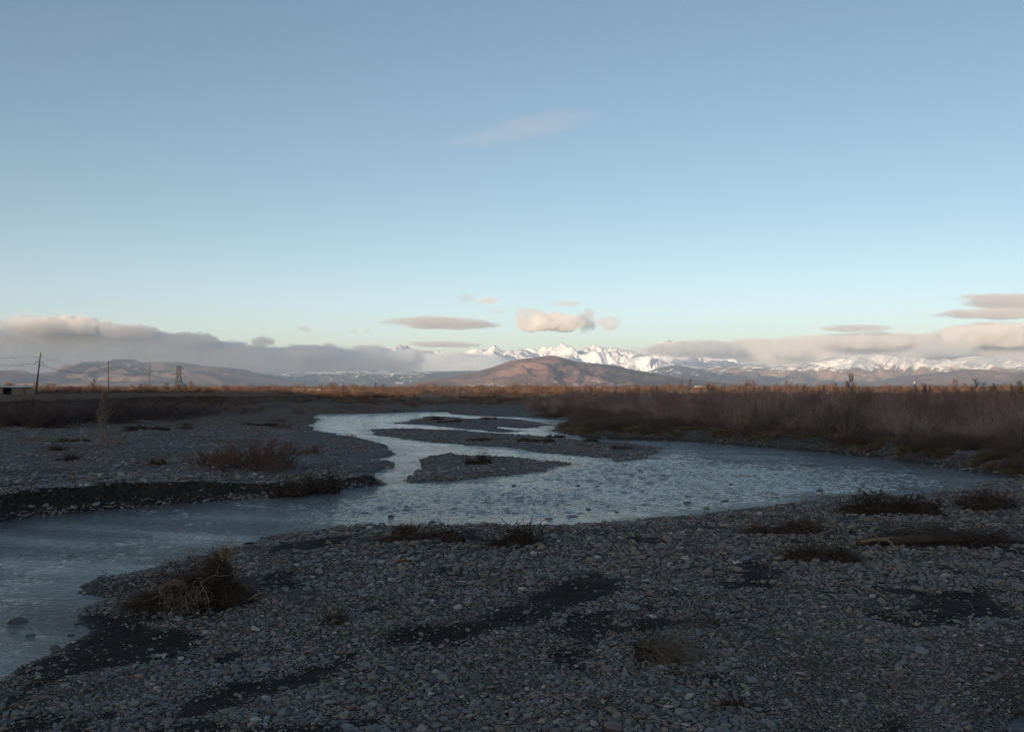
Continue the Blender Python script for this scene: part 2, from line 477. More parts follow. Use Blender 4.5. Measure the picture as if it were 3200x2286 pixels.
# waves are short across the stream and drawn out along it (it runs from upper right to lower left)
ang = math.radians(200); ca, sa = math.cos(ang), math.sin(ang)
def chop_at(x, y):
    u, v = project(x, y, np.zeros(x.shape))
    return np.exp(-((u - 2700) / 420) ** 2 - ((v - 1478) / 60) ** 2)
def waves(x, y, fs):
    a, b = x * ca + y * sa, -x * sa + y * ca
    wx = a + .5 * perlin(x * .3, y * .3, 201); wy = b + .5 * perlin(x * .3, y * .3, 203)
    calm = .019 * fbm(wx * .9, wy * .5, 4, 211) + .010 * fbm(wx * 3.1, wy * 1.9, 2, 217) + .0045 * fbm(wx * 8., wy * 3.6, 2, 219) * sstep(60, 30, y)
    rough = .065 * (ridged(wx * 1.0, wy * .6, 3, 221) - .9) + .03 * fbm(wx * 2.6, wy * 1.6, 3, 231)
    chop = chop_at(x, y)
    return calm * (1 + 1.2 * fs + 1.3 * chop) + rough * fs
WZ = waves(WX, WY, FS)
wland = height(WX, WY)[1]
shal = sstep(-2.5, -.1, wland)
WZ *= 1 - .85 * shal
# drop the triangles well inside the land
fc = grid_faces(*WX.shape)
keep = (wland.ravel()[fc].min(1) < .9) | inside(WX, WY, POOL).ravel()[fc].any(1)
fc = fc[keep]
used = np.unique(fc); remap = np.full(WX.size, -1); remap[used] = np.arange(len(used))
me = mesh_from('water', np.stack([WX, WY, WZ], -1).reshape(-1, 3)[used], remap[fc])
foam = sstep(.42, .85, ridged(WX * .55, WY * .9, 4, 241) - .55 + .0 * FS) * sstep(.35, .8, FS)
crest = sstep(.002, .026, WZ) * sstep(.3, .7, FS)
foam = np.clip(foam * .6 * crest + crest * sstep(0, .4, fbm(WX * 1.6, WY * 1.6, 3, 251)), 0, 1)
attr(me, 'foam', foam.ravel()[used]); attr(me, 'flow', np.maximum(FS, .8 * chop_at(WX, WY)).ravel()[used])
w = NT('river_water')
m = w.new('Mapping', ins={'Vector': w.pos()}); m.inputs['Rotation'].default_value = (0, 0, math.radians(20))
def sc(v): 
    q = w.new('Mapping', ins={'Vector': m.outputs[0]}); q.inputs['Scale'].default_value = v; return q.outputs[0]
h1 = w.noise(1., 5, .6, sc((1.3, 4.6, 1)), .6); h2 = w.noise(1., 4, .6, sc((5., 16., 1)), .4)
amp = w.noise(1., 3, .5, sc((.07, .30, 1)))
amp = w.maprange(amp, .40, .60, .5, 1.3, True)
flow = w.attr('flow')
st = w.math('ADD', w.math('MULTIPLY', amp, .8), w.math('MULTIPLY', flow, .9))
hh = w.math('ADD', w.math('MULTIPLY', h1, .13), w.math('MULTIPLY', h2, .045))
fo = w.attr('foam')
foamn = w.math('MULTIPLY', fo, w.maprange(w.noise(1., 4, .7, sc((5., 9., 1))), .38, .6), clamp=True)
col = w.mix(foamn, (.090, .106, .114), (.55, .59, .61))
w.bsdf(col, w.math('ADD', w.math('MULTIPLY', foamn, .6), .10), w.bump(hh, 1., st), .5, IOR=1.40)
me.materials.append(w.m)
water = obj('water', me, kind='structure')
# ------------------------------------------------------------------ hills and mountains
def ridge(name, crest, dist, front, back, du=5., rows=70, spur=600., amp=.35, rough=.06, power=1.0, seed=1, base=1.0, jag=0., cliffy=0.):
    cu = np.array([p[0] for p in crest], float); cv = np.array([p[1] for p in crest], float)
    us = np.arange(cu[0], cu[-1] + .1, du)
    # soften the straight pieces between the measured points
    vs = np.interp(us, cu, cv)
    if not jag:
        k = np.ones(5) / 5; vs = np.convolve(np.pad(vs, 2, 'edge'), k, 'valid')
    xs = (us - U0) / F * (dist / cp)
    top = np.array([at_depth(u, v, dist)[2] for u, v in zip(us, vs)])
    tf = np.linspace(0, 1, rows); tb = np.linspace(0, 1, rows // 3)[1:]
    ys = np.concatenate([dist - front * (1 - tf), dist + back * tb])
    prof = np.concatenate([tf ** power, 1 - .9 * tb ** 1.3])
    X = np.repeat(xs[None, :], len(ys), 0); Y = np.repeat(ys[:, None], len(xs), 1)
    wxn = spur * .5 * perlin(X / (2.2 * spur), Y / (2.2 * spur), seed + 5)
    sp = ridged((X + wxn) / spur, (Y * .45 + wxn) / spur, 5, seed)
    sp = (sp - sp.mean()) / (sp.std() + 1e-9)
    H = np.maximum(top - base, 0)
    pr = prof[:, None]
    bell = np.clip(4 * pr * (1 - pr), 0, 1) ** .7
    # the crest line itself stays on the measured outline
    wob = fbm(X / (spur * .35), Y / (spur * .35), 4, seed + 9)
    D = H * bell * amp * .33 * sp + H * (bell + .05) * rough * wob
    lim = H * (1 - pr) * .7 + 1.
    D = np.where(D > 0, lim * (1 - np.exp(-np.maximum(D, 0) / lim)), D)
    Z = base + H * pr + D
    if jag: Z += jag * (ridged(X / 260., Y / 420., 4, seed + 3) - .9) * np.clip(H / H.max(), 0, 1) * np.exp(-((pr - 1) / .5) ** 2)
    edge = sstep(0, .06, (us - us[0]) / (us[-1] - us[0])) * sstep(0, .06, (us[-1] - us) / (us[-1] - us[0]))
    Z = np.maximum(Z, base - 6) 
    Z[0] = base - 8; Z[-1] = base - 8
    me = mesh_from(name, np.stack([X, Y, Z], -1).reshape(-1, 3), grid_faces(*X.shape))
    gx = np.gradient(Z, axis=1) / np.gradient(X, axis=1)
    gy = np.gradient(Z, axis=0) / np.gradient(Y, axis=0)
    return me, X, Y, Z, gx, gy, sp

def hill_mat(name, grass, wood, field, snowc=(.78, .76, .74), scale=.004, rough_rock=None):
    t = NT(name)
    P = t.pos(); n = t.noise(scale, 6, .62, P); n2 = t.noise(scale * 6, 4, .6, P)
    f = t.noise(1., 3, .5, t.pos((scale * .8, scale * .25, scale * 3)))
    c = t.mix(n2, tuple(x * .8 for x in grass), tuple(x * 1.15 for x in grass))
    c = t.mix(t.math('MULTIPLY', t.maprange(f, .5, .6), t.attr('low')), c, field)
    c = t.mix(t.maprange(t.math('ADD', t.attr('wood'), t.math('MULTIPLY', t.math('SUBTRACT', n, .5), 1.2)), .42, .58), c, t.mix(n2, tuple(x * .7 for x in wood), tuple(x * 1.3 for x in wood)))
    s = t.maprange(t.math('ADD', t.attr('snow'), t.math('MULTIPLY', t.math('SUBTRACT', n2, .5), .9)), .42, .6)
    c = t.mix(s, c, snowc)
    return t.bsdf(c, .9, None, .1)

def add_ridge(name, label, args, mat, wood=.35, snow=None, **kw):
    me, X, Y, Z, gx, gy, sp = ridge(name, *args, **kw)
    u, v = project(X, Y, Z)
    low = sstep(.35, .08, (Z - 1) / max(1, Z.max()))
    wd = wood(u, v, X, Y, Z, gx, gy, sp) if callable(wood) else np.full(X.shape, wood)
    sn = snow(u, v, X, Y, Z, gx, gy, sp) if callable(snow) else np.zeros(X.shape)
    attr(me, 'low', low); attr(me, 'wood', wd); attr(me, 'snow', sn)
    me.materials.append(mat)
    return obj(name, me, kind='structure', label=label)

m_near = hill_mat('brown_slope', (.205, .120, .106), (.064, .052, .060), (.29, .19, .135))
m_left = hill_mat('hazy_slope', (.22, .140, .115), (.085, .076, .080), (.26, .17, .13))
m_mid = hill_mat('forest_slope', (.085, .082, .082), (.050, .054, .056), (.15, .14, .13), scale=.003)
m_dome = hill_mat('bare_slope', (.25, .175, .140), (.085, .074, .074), (.28, .20, .15), scale=.0028)
m_snow = hill_mat('snow_slope', (.70, .685, .67), (.17, .17, .19), (.7, .7, .7), (.76, .755, .76), scale=.002)

def wood_near(u, v, X, Y, Z, gx, gy, sp):
    w = .20 + .17 * sstep(1640, 1700, u)
    w += .30 * np.exp(-((u - 1735 - (v - 1120) * .9) / 75) ** 2 - ((v - 1150) / 30) ** 2) + .24 * sstep(1800, 1900, u)
    w -= .28 * np.exp(-((u - 1690) / 45) ** 2 - ((v - 1175) / 22) ** 2) + .22 * np.exp(-((u - 1830) / 40) ** 2 - ((v - 1178) / 14) ** 2)
    w -= .3 * np.exp(-((u - 1735) / 60) ** 2 - ((v - 1112) / 6) ** 2)
    return w + .10 * fbm(X / 260, Y / 600, 4, 7) - .06 * sp
hill = add_ridge('hill', 'broad brown hill with dark woods on its right flank', ([(1180,1213),(1263,1209),(1323,1188),(1411,1176),(1481,1162),(1534,1148),(1587,1129),(1622,1122),(1668,1118),(1693,1113),(1714,1110),
    (1735,1111),(1763,1118),(1798,1129),(1868,1136),(1939,1143),(1952,1150),(2005,1160),(2057,1171),(2128,1181),(2233,1195),(2400,1205),(2480,1210)], 8000, 1700, 1800),
    m_near, wood_near, None, du=3., rows=150, spur=420., amp=.42, rough=.06, power=1.1, seed=11)
add_ridge('hills', 'hazy brown hills under the left cloud bank', ([(-700,1180),(-300,1172),(0,1184),(130,1176),(197,1165),(299,1153),(352,1140),(380,1129),(408,1120),(433,1132),(492,1129),(563,1130),(633,1142),
    (739,1151),(800,1164),(870,1181),(958,1199),(1011,1209),(1100,1212)], 10000, 3300, 1800), m_left,
    lambda u, v, X, Y, Z, gx, gy, sp: .42 + .16 * fbm(X / 500, Y / 900, 4, 17) + .1 * sstep(500, 800, u), 
    lambda u, v, X, Y, Z, gx, gy, sp: .5 * np.exp(-((u - 400) / 40) ** 2 - ((v - 1124) / 9) ** 2) + .15 * fbm(X / 120, Y / 300, 3, 19) - .12,
    du=4., rows=130, spur=620., amp=.55, rough=.05, power=1.1, seed=23)
add_ridge('foothills', 'blue grey wooded foothills with thin snow streaks', ([(500,1175),(700,1168),(870,1167),(923,1162),(1011,1162),(1082,1158),(1180,1157),(1257,1160),(1328,1161),(1400,1160),(1468,1158),(1600,1160),(1800,1160),
    (1950,1156),(2029,1160),(2053,1150),(2098,1141),(2127,1142),(2148,1149),(2250,1160),(2420,1176),(2600,1190),(2760,1200)], 13200, 2600, 1500), m_mid,
    lambda u, v, X, Y, Z, gx, gy, sp: .55 + .1 * fbm(X / 400, Y / 900, 4, 27),
    lambda u, v, X, Y, Z, gx, gy, sp: .27 + .42 * ridged(X / 420, Y / 160, 3, 29) * .5 - .12 + .22 * np.exp(-((v - 1162) / 8) ** 2) - .25 * sstep(1300, 1420, u) * sstep(1960, 1900, u) - .12 * sstep(2000, 2060, u),
    du=4., rows=90, spur=520., amp=.5, rough=.09, power=.9, seed=31)
def snow_dome(u, v, X, Y, Z, gx, gy, sp):
    line = np.interp(u, [1900, 2200, 2480, 2560, 2640, 2760, 2860, 2950, 3000, 3060, 3120, 3300], [1136, 1139, 1136, 1130, 1121, 1119, 1140, 1150, 1128, 1140, 1142, 1150])
    s = .5 + (line - v) / 16.
    patch = .30 + .34 * (ridged(X / 620, Y / 300, 4, 37) - .9) + .12 * fbm(X / 200, Y / 200, 3, 39) - .02 * (v - 1160)
    return np.maximum(np.clip(s, -.2, 1.1), np.where(v < 1196, patch, 0))
add_ridge('snow_hills', 'long foothills with a snow covered dome at the right', ([(1900,1172),(2029,1168),(2148,1156),(2185,1148),(2232,1141),(2264,1144),(2351,1137),(2422,1137),(2496,1134),(2528,1132),(2575,1122),(2604,1115),(2646,1108),(2699,1104.5),
    (2752,1108),(2797,1107),(2840,1115),(2892,1124),(2935,1141),(2965,1130),(2990,1118),(3051,1111),(3103,1124),(3140,1130),(3174,1128),(3230,1120),(3400,1110),(3800,1118)], 14000, 3600, 900), m_dome,
    lambda u, v, X, Y, Z, gx, gy, sp: .30 + .14 * fbm(X / 450, Y / 700, 4, 41) + .25 * sstep(1165, 1195, v), snow_dome, du=4., rows=170, spur=640., amp=.62, rough=.08, power=1.0, seed=43)
add_ridge('bare_hills', 'low brown hills at the right end of the plain', ([(2560,1212),(2611,1208),(2700,1199),(2787,1188),(2857,1174),(2928,1164),(2980,1160),(3033,1153),(3086,1157),(3174,1167),(3240,1160),(3400,1150),(3800,1165)], 10200, 2600, 1500), m_left,
    lambda u, v, X, Y, Z, gx, gy, sp: .36 + .15 * fbm(X / 400, Y / 900, 4, 47), lambda u, v, X, Y, Z, gx, gy, sp: .16 * fbm(X / 240, Y / 120, 3, 49) + .02, du=4., rows=100, spur=520., amp=.5, rough=.05, power=1.1, seed=53)
def snow_all(u, v, X, Y, Z, gx, gy, sp):
    return .95 - .35 * sstep(.8, 1.6, np.hypot(gx, gy)) - .04 * fbm(X / 200, Y / 200, 3, 59)
add_ridge('snow_range', 'jagged snowy mountain range far behind the brown hill', ([(900,1130),(1100,1112),(1200,1098),(1235,1086),(1253,1080),(1275,1081),(1283,1092),(1330,1100),(1369,1096),(1402,1103),(1446,1102),(1460,1092),(1475,1089),(1499,1088),(1510,1096),(1527,1091),(1538,1082),
    (1546,1081),(1566,1097),(1580,1101),(1592,1096),(1606,1099),(1622,1091),(1636,1094),(1650,1088),(1666,1090),(1680,1096),(1692,1086),(1710,1083),(1728,1083),(1744,1081),(1758,1072),(1768,1079),(1780,1083),(1793,1092),(1802,1100),(1819,1096),(1832,1087),(1844,1082),(1858,1079),(1870,1084),
    (1886,1089),(1902,1090),(1914,1086),(1925,1090),(1939,1094),(1960,1094),(1974,1097),(2000,1094),(2040,1083),(2060,1070),(2071,1066),(2085,1067),(2100,1067),(2120,1086),(2150,1092),(2300,1100),(2500,1104),(2800,1102),(2960,1098),(3000,1104),(3040,1096),(3080,1104),(3110,1098),(3200,1108),(3500,1100)],
    26500, 5200, 2500), m_snow, .0, snow_all, du=2.4, rows=150, spur=1250., amp=.75, rough=.13, power=.8, seed=61, jag=55.)
add_ridge('snow_spur', 'fluted snow wall below the range', ([(1780,1166),(1840,1160),(1900,1150),(1940,1136),(1966,1124),(1985,1110),(1997,1104),(2012,1104),(2030,1110),(2046,1119),(2060,1126),(2085,1121),(2100,1118),(2120,1123),(2140,1121),(2160,1128),(2180,1127),(2205,1134),(2225,1126),
    (2250,1127),(2270,1126),(2285,1134),(2320,1138),(2350,1133),(2385,1133),(2420,1136),(2600,1150)], 20500, 2800, 1500), m_snow, .0, snow_all, du=2.4, rows=130, spur=430., amp=.8, rough=.06, power=.9, seed=71, jag=25.)

# ------------------------------------------------------------------ the ridge behind the camera whose shadow lies over the river
bx = np.linspace(-2600, 1500, 160); by = np.linspace(-31, -900, 60)
BX, BY = np.meshgrid(bx, by)
crest_h = 65.5 + 5. * sstep(-300, -400, bx) + 3. * fbm(bx / 160., bx * 0, 4, 81)
pr = sstep(-60, -360, by)[:, None] * np.where(by > -400, 1, .93)[:, None]
BZ = .3 + pr * crest_h[None, :] + 2. * pr * fbm(BX / 60, BY / 60, 3, 83)
me = mesh_from('hillside', np.stack([BX, BY, BZ], -1).reshape(-1, 3), grid_faces(*BX.shape)[:, ::-1], plain('hillside_grass', (.10, .085, .06), scale=.02))
obj('hillside', me, kind='structure')
# ------------------------------------------------------------------ the air between here and the hills
HAZE_D = 4.4e-5
def box_obj(name, lo, hi, mat, **kw):
    m = MB(); m.box([(a + b) / 2 for a, b in zip(lo, hi)], [b - a for a, b in zip(lo, hi)])
    return m.build(name, mat, **kw)
t = NT('haze_air')
pv = t.new('VolumePrincipled')
pv.inputs['Color'].default_value = (.56, .74, 1.0, 1); pv.inputs['Density'].default_value = HAZE_D
pv.inputs['Anisotropy'].default_value = 0.0
t.t.links.new(pv.outputs[0], t.out.inputs['Volume'])
haze = box_obj('haze', (-14000, -1000, -40), (14000, 15200, 460), t.m, kind='stuff')

# ------------------------------------------------------------------ clouds: real volumes of droplets beyond the haze
def cloud_mat(name, dens, size, stretch=(1, 1, 1), edge=1.0, top=None, flat=0.0, seed=0.0, wisp=.5, step=.25, bottom=None, soft=.12, namp=1.0, tone=(.97, .97, .98)):  # tone: droplet colour, greyed by hand for clouds seen in shade
    t = NT(name)
    oc = t.n.new('ShaderNodeTexCoord').outputs['Object']
    m = t.new('Mapping', ins={'Vector': t.pos()})
    m.inputs['Scale'].default_value = tuple(1. / size / s for s in stretch); m.inputs['Location'].default_value = (seed, seed * .7, seed * 1.3)
    n = t.noise(1., 7, .66, m.outputs[0], .4)
    n = t.math('SUBTRACT', n, .5)
    x = t.new('SeparateXYZ', ins={0: oc})
    if top is None:
        l = t.new('VectorMath', operation='DOT_PRODUCT'); t.put(l, 0, oc); t.put(l, 1, oc)
        body = t.math('SUBTRACT', edge, l.outputs['Value'])
        if flat: body = t.math('MINIMUM', body, t.math('MULTIPLY', t.math('ADD', x.outputs[2], flat), 4.))
        d = t.math('ADD', t.math('SUBTRACT', t.math('MULTIPLY', body, 1.25), .42), t.math('MULTIPLY', n, wisp * 7))
        d = t.math('MULTIPLY', d, 3.2, clamp=True)
        # nothing right at the wall of the container
        d = t.math('MULTIPLY', d, t.maprange(l.outputs['Value'], .75, .98, 1, 0))
    else:
        def curve(pts):
            c = t.new('FloatCurve'); cu = c.mapping.curves[0]
            for i, p in enumerate(pts):
                if i < 2: cu.points[i].location = p if i == 0 else pts[-1]
            for p in pts[1:-1]: cu.points.new(*p)
            c.mapping.update()
            t.put(c, 'Value', t.math('ADD', t.math('MULTIPLY', x.outputs[0], .5), .5))
            return c.outputs[0]
        z01 = t.math('ADD', t.math('MULTIPLY', x.outputs[2], .5), .5)
        up = t.math('DIVIDE', t.math('SUBTRACT', t.math('ADD', curve(top), t.math('MULTIPLY', n, .42 * namp)), z01), soft)
        dn = t.math('DIVIDE', t.math('SUBTRACT', z01, t.math('ADD', curve(bottom), t.math('MULTIPLY', n, .35 * namp))), soft * 1.6)
        y = t.math('SUBTRACT', 1., t.math('POWER', t.math('ABSOLUTE', x.outputs[1]), 2.))
        d = t.math('MINIMUM', t.math('MINIMUM', up, dn), t.math('ADD', t.math('MULTIPLY', y, 1.8), t.math('MULTIPLY', n, 4.5)))
        d = t.math('MULTIPLY', d, 1., clamp=True)
        d = t.math('MULTIPLY', d, t.math('MULTIPLY', t.maprange(t.math('ABSOLUTE', x.outputs[0]), .9, .99, 1, 0), t.maprange(t.math('ABSOLUTE', x.outputs[1]), .8, .98, 1, 0)))
    pv = t.new('VolumePrincipled'); pv.inputs['Color'].default_value = tone + (1,)
    pv.inputs['Anisotropy'].default_value = .1
    t.put(pv, 'Density', t.math('MULTIPLY', d, dens))
    t.t.links.new(pv.outputs[0], t.out.inputs['Volume'])
    t.m.cycles.volume_step_rate = step
    return t.m

def ico(name, sub=3):
    import bmesh
    bm = bmesh.new(); bmesh.ops.create_icosphere(bm, subdivisions=sub, radius=1.0)
    me = bpy.data.meshes.new(name); bm.to_mesh(me); bm.free(); return me

def cloud(label, u0, u1, v0, v1, dist, dens, size, depth=1.0, tilt=0., grow=1.18, **kw):
    a = at_depth((u0 + u1) / 2, (v0 + v1) / 2, dist)
    rx = (u1 - u0) / 2 / F * dist * grow; rz = (v1 - v0) / 2 / F * dist * grow
    me = ico('cloud'); me.materials.append(cloud_mat('cloud_vapour', dens, size, **kw))
    o = obj('cloud', me, label=label, cat='cloud', group='clouds over the far hills')
    o.location = a; o.scale = (rx, max(rz, rx * .45) * depth, rz); o.rotation_euler = (0, tilt, 0)
    return o

def bank(label, u0, u1, v0, v1, dist, thick, top, bottom, dens, size, **kw):
    x0, _, z1 = at_depth(u0, v0, dist); x1, _, z0 = at_depth(u1, v1, dist)
    T = [((u - u0) / (u1 - u0), (v1 - v) / (v1 - v0)) for u, v in top]
    B = [((u - u0) / (u1 - u0), (v1 - v) / (v1 - v0)) for u, v in bottom]
    m = MB(); m.box((0, 0, 0), (2, 2, 2))
    o = m.build('cloud', cloud_mat('cloud_bank_vapour', dens, size, top=T, bottom=B, **kw), label=label, cat='cloud', group='clouds over the far hills')
    o.location = ((x0 + x1) / 2, dist, (z0 + z1) / 2); o.scale = ((x1 - x0) / 2, thick / 2, (z1 - z0) / 2)
    return o

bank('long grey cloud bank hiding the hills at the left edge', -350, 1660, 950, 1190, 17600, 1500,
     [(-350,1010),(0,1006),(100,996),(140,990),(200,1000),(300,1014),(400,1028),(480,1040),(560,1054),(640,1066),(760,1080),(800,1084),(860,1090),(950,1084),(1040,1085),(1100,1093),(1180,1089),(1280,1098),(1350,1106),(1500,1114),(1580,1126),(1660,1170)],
     [(-350,1196),(300,1190),(500,1180),(800,1182),(1000,1180),(1400,1180),(1660,1180)], .012, 200., stretch=(2.2, 1.6, .85), step=.07, soft=.06, namp=1.1, tone=(.86, .90, .95))  # blue-grey tone puts the bank's shade into its vapour colour
bank('long cream and grey cloud bank over the snowy mountains at right', 1930, 3500, 960, 1170, 17800, 1500,
     [(1930,1100),(1990,1094),(2060,1084),(2120,1074),(2200,1068),(2400,1062),(2600,1049),(2750,1046),(2900,1044),(2980,1030),(3040,1016),(3200,1016),(3300,1010),(3500,1000)],
     [(1930,1108),(2000,1106),(2060,1112),(2200,1118),(2300,1126),(2380,1148),(2480,1155),(2560,1155),(2900,1155),(3000,1150),(3200,1150),(3500,1150)], .009, 210., stretch=(2.3, 1.7, .8), step=.07, soft=.08, namp=.95)
cloud('large cream cumulus cloud above the brown hill', 1612, 1830, 975, 1048, 16800, .016, 210., wisp=.62, flat=.62, step=.2, seed=3.)
cloud('small grey scrap of cloud on the upper left of the cream cumulus', 1600, 1700, 955, 1000, 17300, .004, 220., wisp=.6, step=.25, seed=5.)
cloud('grey wisp trailing off the right side of the cream cumulus', 1795, 1865, 962, 1045, 17300, .004, 170., wisp=.6, step=.25, seed=6., tone=(.84, .84, .88))  # grey tone on this and later wisps paints cloud shade into the colour
cloud('small ragged pink cloud right of the cream cumulus', 1858, 1945, 982, 1036, 16900, .005, 190., wisp=.6, step=.25, seed=8.)
cloud('long lens shaped mauve cloud left of the cream cumulus', 1185, 1560, 985, 1032, 17000, .0045, 240., stretch=(2.4, 1.5, .6), wisp=.42, tilt=.035, step=.2, seed=10., tone=(.84, .84, .88))  # mauve grey is its shaded underside, put into the vapour colour
cloud('thin flat grey cloud low over the left snow peaks', 1262, 1508, 1064, 1086, 17000, .006, 160., stretch=(1.6, 1.4, .7), wisp=.46, step=.2, tilt=.02, seed=13., tone=(.84, .84, .88))
cloud('small cream puff high above the long lens cloud', 1488, 1556, 926, 955, 16900, .009, 170., wisp=.5, step=.25, seed=15.)
cloud('tiny grey wisp beside the small cream puff', 1418, 1490, 916, 945, 16900, .003, 150., wisp=.65, step=.25, seed=17., tone=(.84, .84, .88))
cloud('faint wisp under the small cream puff', 1520, 1580, 958, 985, 16900, .0035, 150., wisp=.6, step=.25, seed=18.)
cloud('tiny lone grey cloud far left of the lens cloud', 926, 974, 1016, 1042, 16900, .005, 150., wisp=.6, step=.25, seed=20., tone=(.84, .84, .88))
cloud('small grey flake of cloud left of the lens cloud tip', 1083, 1120, 1026, 1040, 16900, .005, 130., wisp=.5, step=.25, seed=22., tone=(.84, .84, .88))
cloud('smallest grey dot of cloud near the lens cloud tip', 1138, 1156, 1022, 1040, 16900, .004, 110., wisp=.5, step=.25, seed=23., tone=(.84, .84, .88))
cloud('thin grey strip of cloud above the cream cumulus', 1700, 1832, 936, 958, 16900, .003, 190., stretch=(1.6, 1.2, .7), wisp=.55, step=.25, seed=25.)
cloud('mauve streak cloud highest at the right edge', 2990, 3420, 916, 972, 16800, .004, 240., stretch=(2.2, 1.5, .6), wisp=.46, step=.2, tilt=.04, seed=27., tone=(.84, .84, .88))
cloud('ragged grey streak below the highest right cloud', 2915, 3330, 962, 1000, 16900, .0035, 230., stretch=(2.0, 1.5, .6), wisp=.46, step=.2, seed=29., tone=(.84, .84, .88))
cloud('thin grey streak just above the right cloud bank', 2560, 2785, 1010, 1040, 16900, .004, 200., stretch=(1.9, 1.5, .6), wisp=.46, step=.2, seed=31., tone=(.84, .84, .88))
cloud('small dark cloud curl on the end of the left bank', 780, 862, 1046, 1090, 16800, .008, 170., wisp=.5, step=.22, seed=33., tone=(.84, .84, .88))
cirrus = cloud('very faint high feathery cirrus in the middle of the sky', 1390, 1900, 370, 430, 15600, .00019, 420., stretch=(4, 2., .35), wisp=.62, step=.3, tilt=-.19, seed=36.)

# cloud added unseen behind the camera only to shade the left cloud bank
shade = cloud('added unseen cloud behind the viewpoint to shade the left bank', 0, 10, 0, 10, 15000, .01, 900., wisp=.12, step=.3, seed=40.)
shade.location = (-17500, -5000, 2450); shade.scale = (7500, 1500, 800)

# billows standing out of the two banks; shade is painted as a greyer tone
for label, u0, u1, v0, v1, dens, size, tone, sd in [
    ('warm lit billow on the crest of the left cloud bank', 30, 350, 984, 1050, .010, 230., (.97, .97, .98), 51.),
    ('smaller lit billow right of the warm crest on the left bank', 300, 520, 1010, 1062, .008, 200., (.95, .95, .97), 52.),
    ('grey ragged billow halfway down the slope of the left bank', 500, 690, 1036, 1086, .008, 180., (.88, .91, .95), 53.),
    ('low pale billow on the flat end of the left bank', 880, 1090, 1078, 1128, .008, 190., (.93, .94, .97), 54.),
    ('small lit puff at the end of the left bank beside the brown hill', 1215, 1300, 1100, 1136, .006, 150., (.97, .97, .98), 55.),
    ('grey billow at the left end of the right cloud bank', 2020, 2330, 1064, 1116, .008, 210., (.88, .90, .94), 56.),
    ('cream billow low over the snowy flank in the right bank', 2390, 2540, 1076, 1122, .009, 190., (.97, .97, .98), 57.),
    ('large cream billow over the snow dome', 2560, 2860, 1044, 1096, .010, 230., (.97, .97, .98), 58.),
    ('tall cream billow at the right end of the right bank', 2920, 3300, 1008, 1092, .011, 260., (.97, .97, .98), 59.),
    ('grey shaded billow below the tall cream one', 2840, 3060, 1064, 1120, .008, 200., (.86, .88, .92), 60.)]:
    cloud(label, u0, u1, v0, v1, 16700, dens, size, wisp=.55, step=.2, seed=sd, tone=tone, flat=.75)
# ------------------------------------------------------------------ bare plants, built strand by strand
def norm(a): return a / (np.linalg.norm(a, axis=-1, keepdims=True) + 1e-12)

def strand_mesh(name, P, rad, mat, k=3):
    """P (n, m, 3) polylines, rad (n, m) radii -> one mesh of thin tapering tubes"""
    n, m, _ = P.shape
    T = norm(np.gradient(P, axis=1))
    ref = np.where(np.abs(T[..., 2:3]) > .8, np.array([1., 0, 0]), np.array([0, 0, 1.]))
    A = norm(np.cross(T, ref)); B = np.cross(T, A)
    a = np.arange(k) * 2 * math.pi / k
    V = P[:, :, None, :] + rad[:, :, None, None] * (A[:, :, None, :] * np.cos(a)[None, None, :, None] + B[:, :, None, :] * np.sin(a)[None, None, :, None])
    idx = np.arange(n * m * k).reshape(n, m, k)
    nx = np.roll(idx, -1, 2)
    Fc = np.stack([idx[:, :-1], nx[:, :-1], nx[:, 1:], idx[:, 1:]], -1).reshape(-1, 4)
    return mesh_from(name, V.reshape(-1, 3), Fc, mat)

def strands(n, start, direc, length, m=5, curl=.25, grav=0., rs=None, floor=None):
    """start (n,3), direc (n,3), length (n,) -> (n,m,3) wandering polylines"""
    rs = rs or rng
    P = np.zeros((n, m, 3)); P[:, 0] = start; d = norm(direc)
    st = length / (m - 1)
    for i in range(1, m):
        d = norm(d + curl * rs.normal(size=(n, 3)) + np.array([0, 0, -grav]))
        P[:, i] = P[:, i - 1] + d * st[:, None]
        if floor is not None: P[:, i, 2] = np.maximum(P[:, i, 2], floor + .01 * rs.random(n))
    return P

def along(P, t):
    """points at fraction t (n,) along polylines picked per row, plus directions"""
    n, m, _ = P.shape
    f = t * (m - 1); i = np.minimum(f.astype(int), m - 2); f = (f - i)[:, None]
    r = np.arange(n)
    return P[r, i] * (1 - f) + P[r, i + 1] * f, norm(P[r, i + 1] - P[r, i])

def taper(n, m, r0, r1): return np.linspace(0, 1, m)[None, :] * (r1 - r0) + r0 + np.zeros((n, 1))

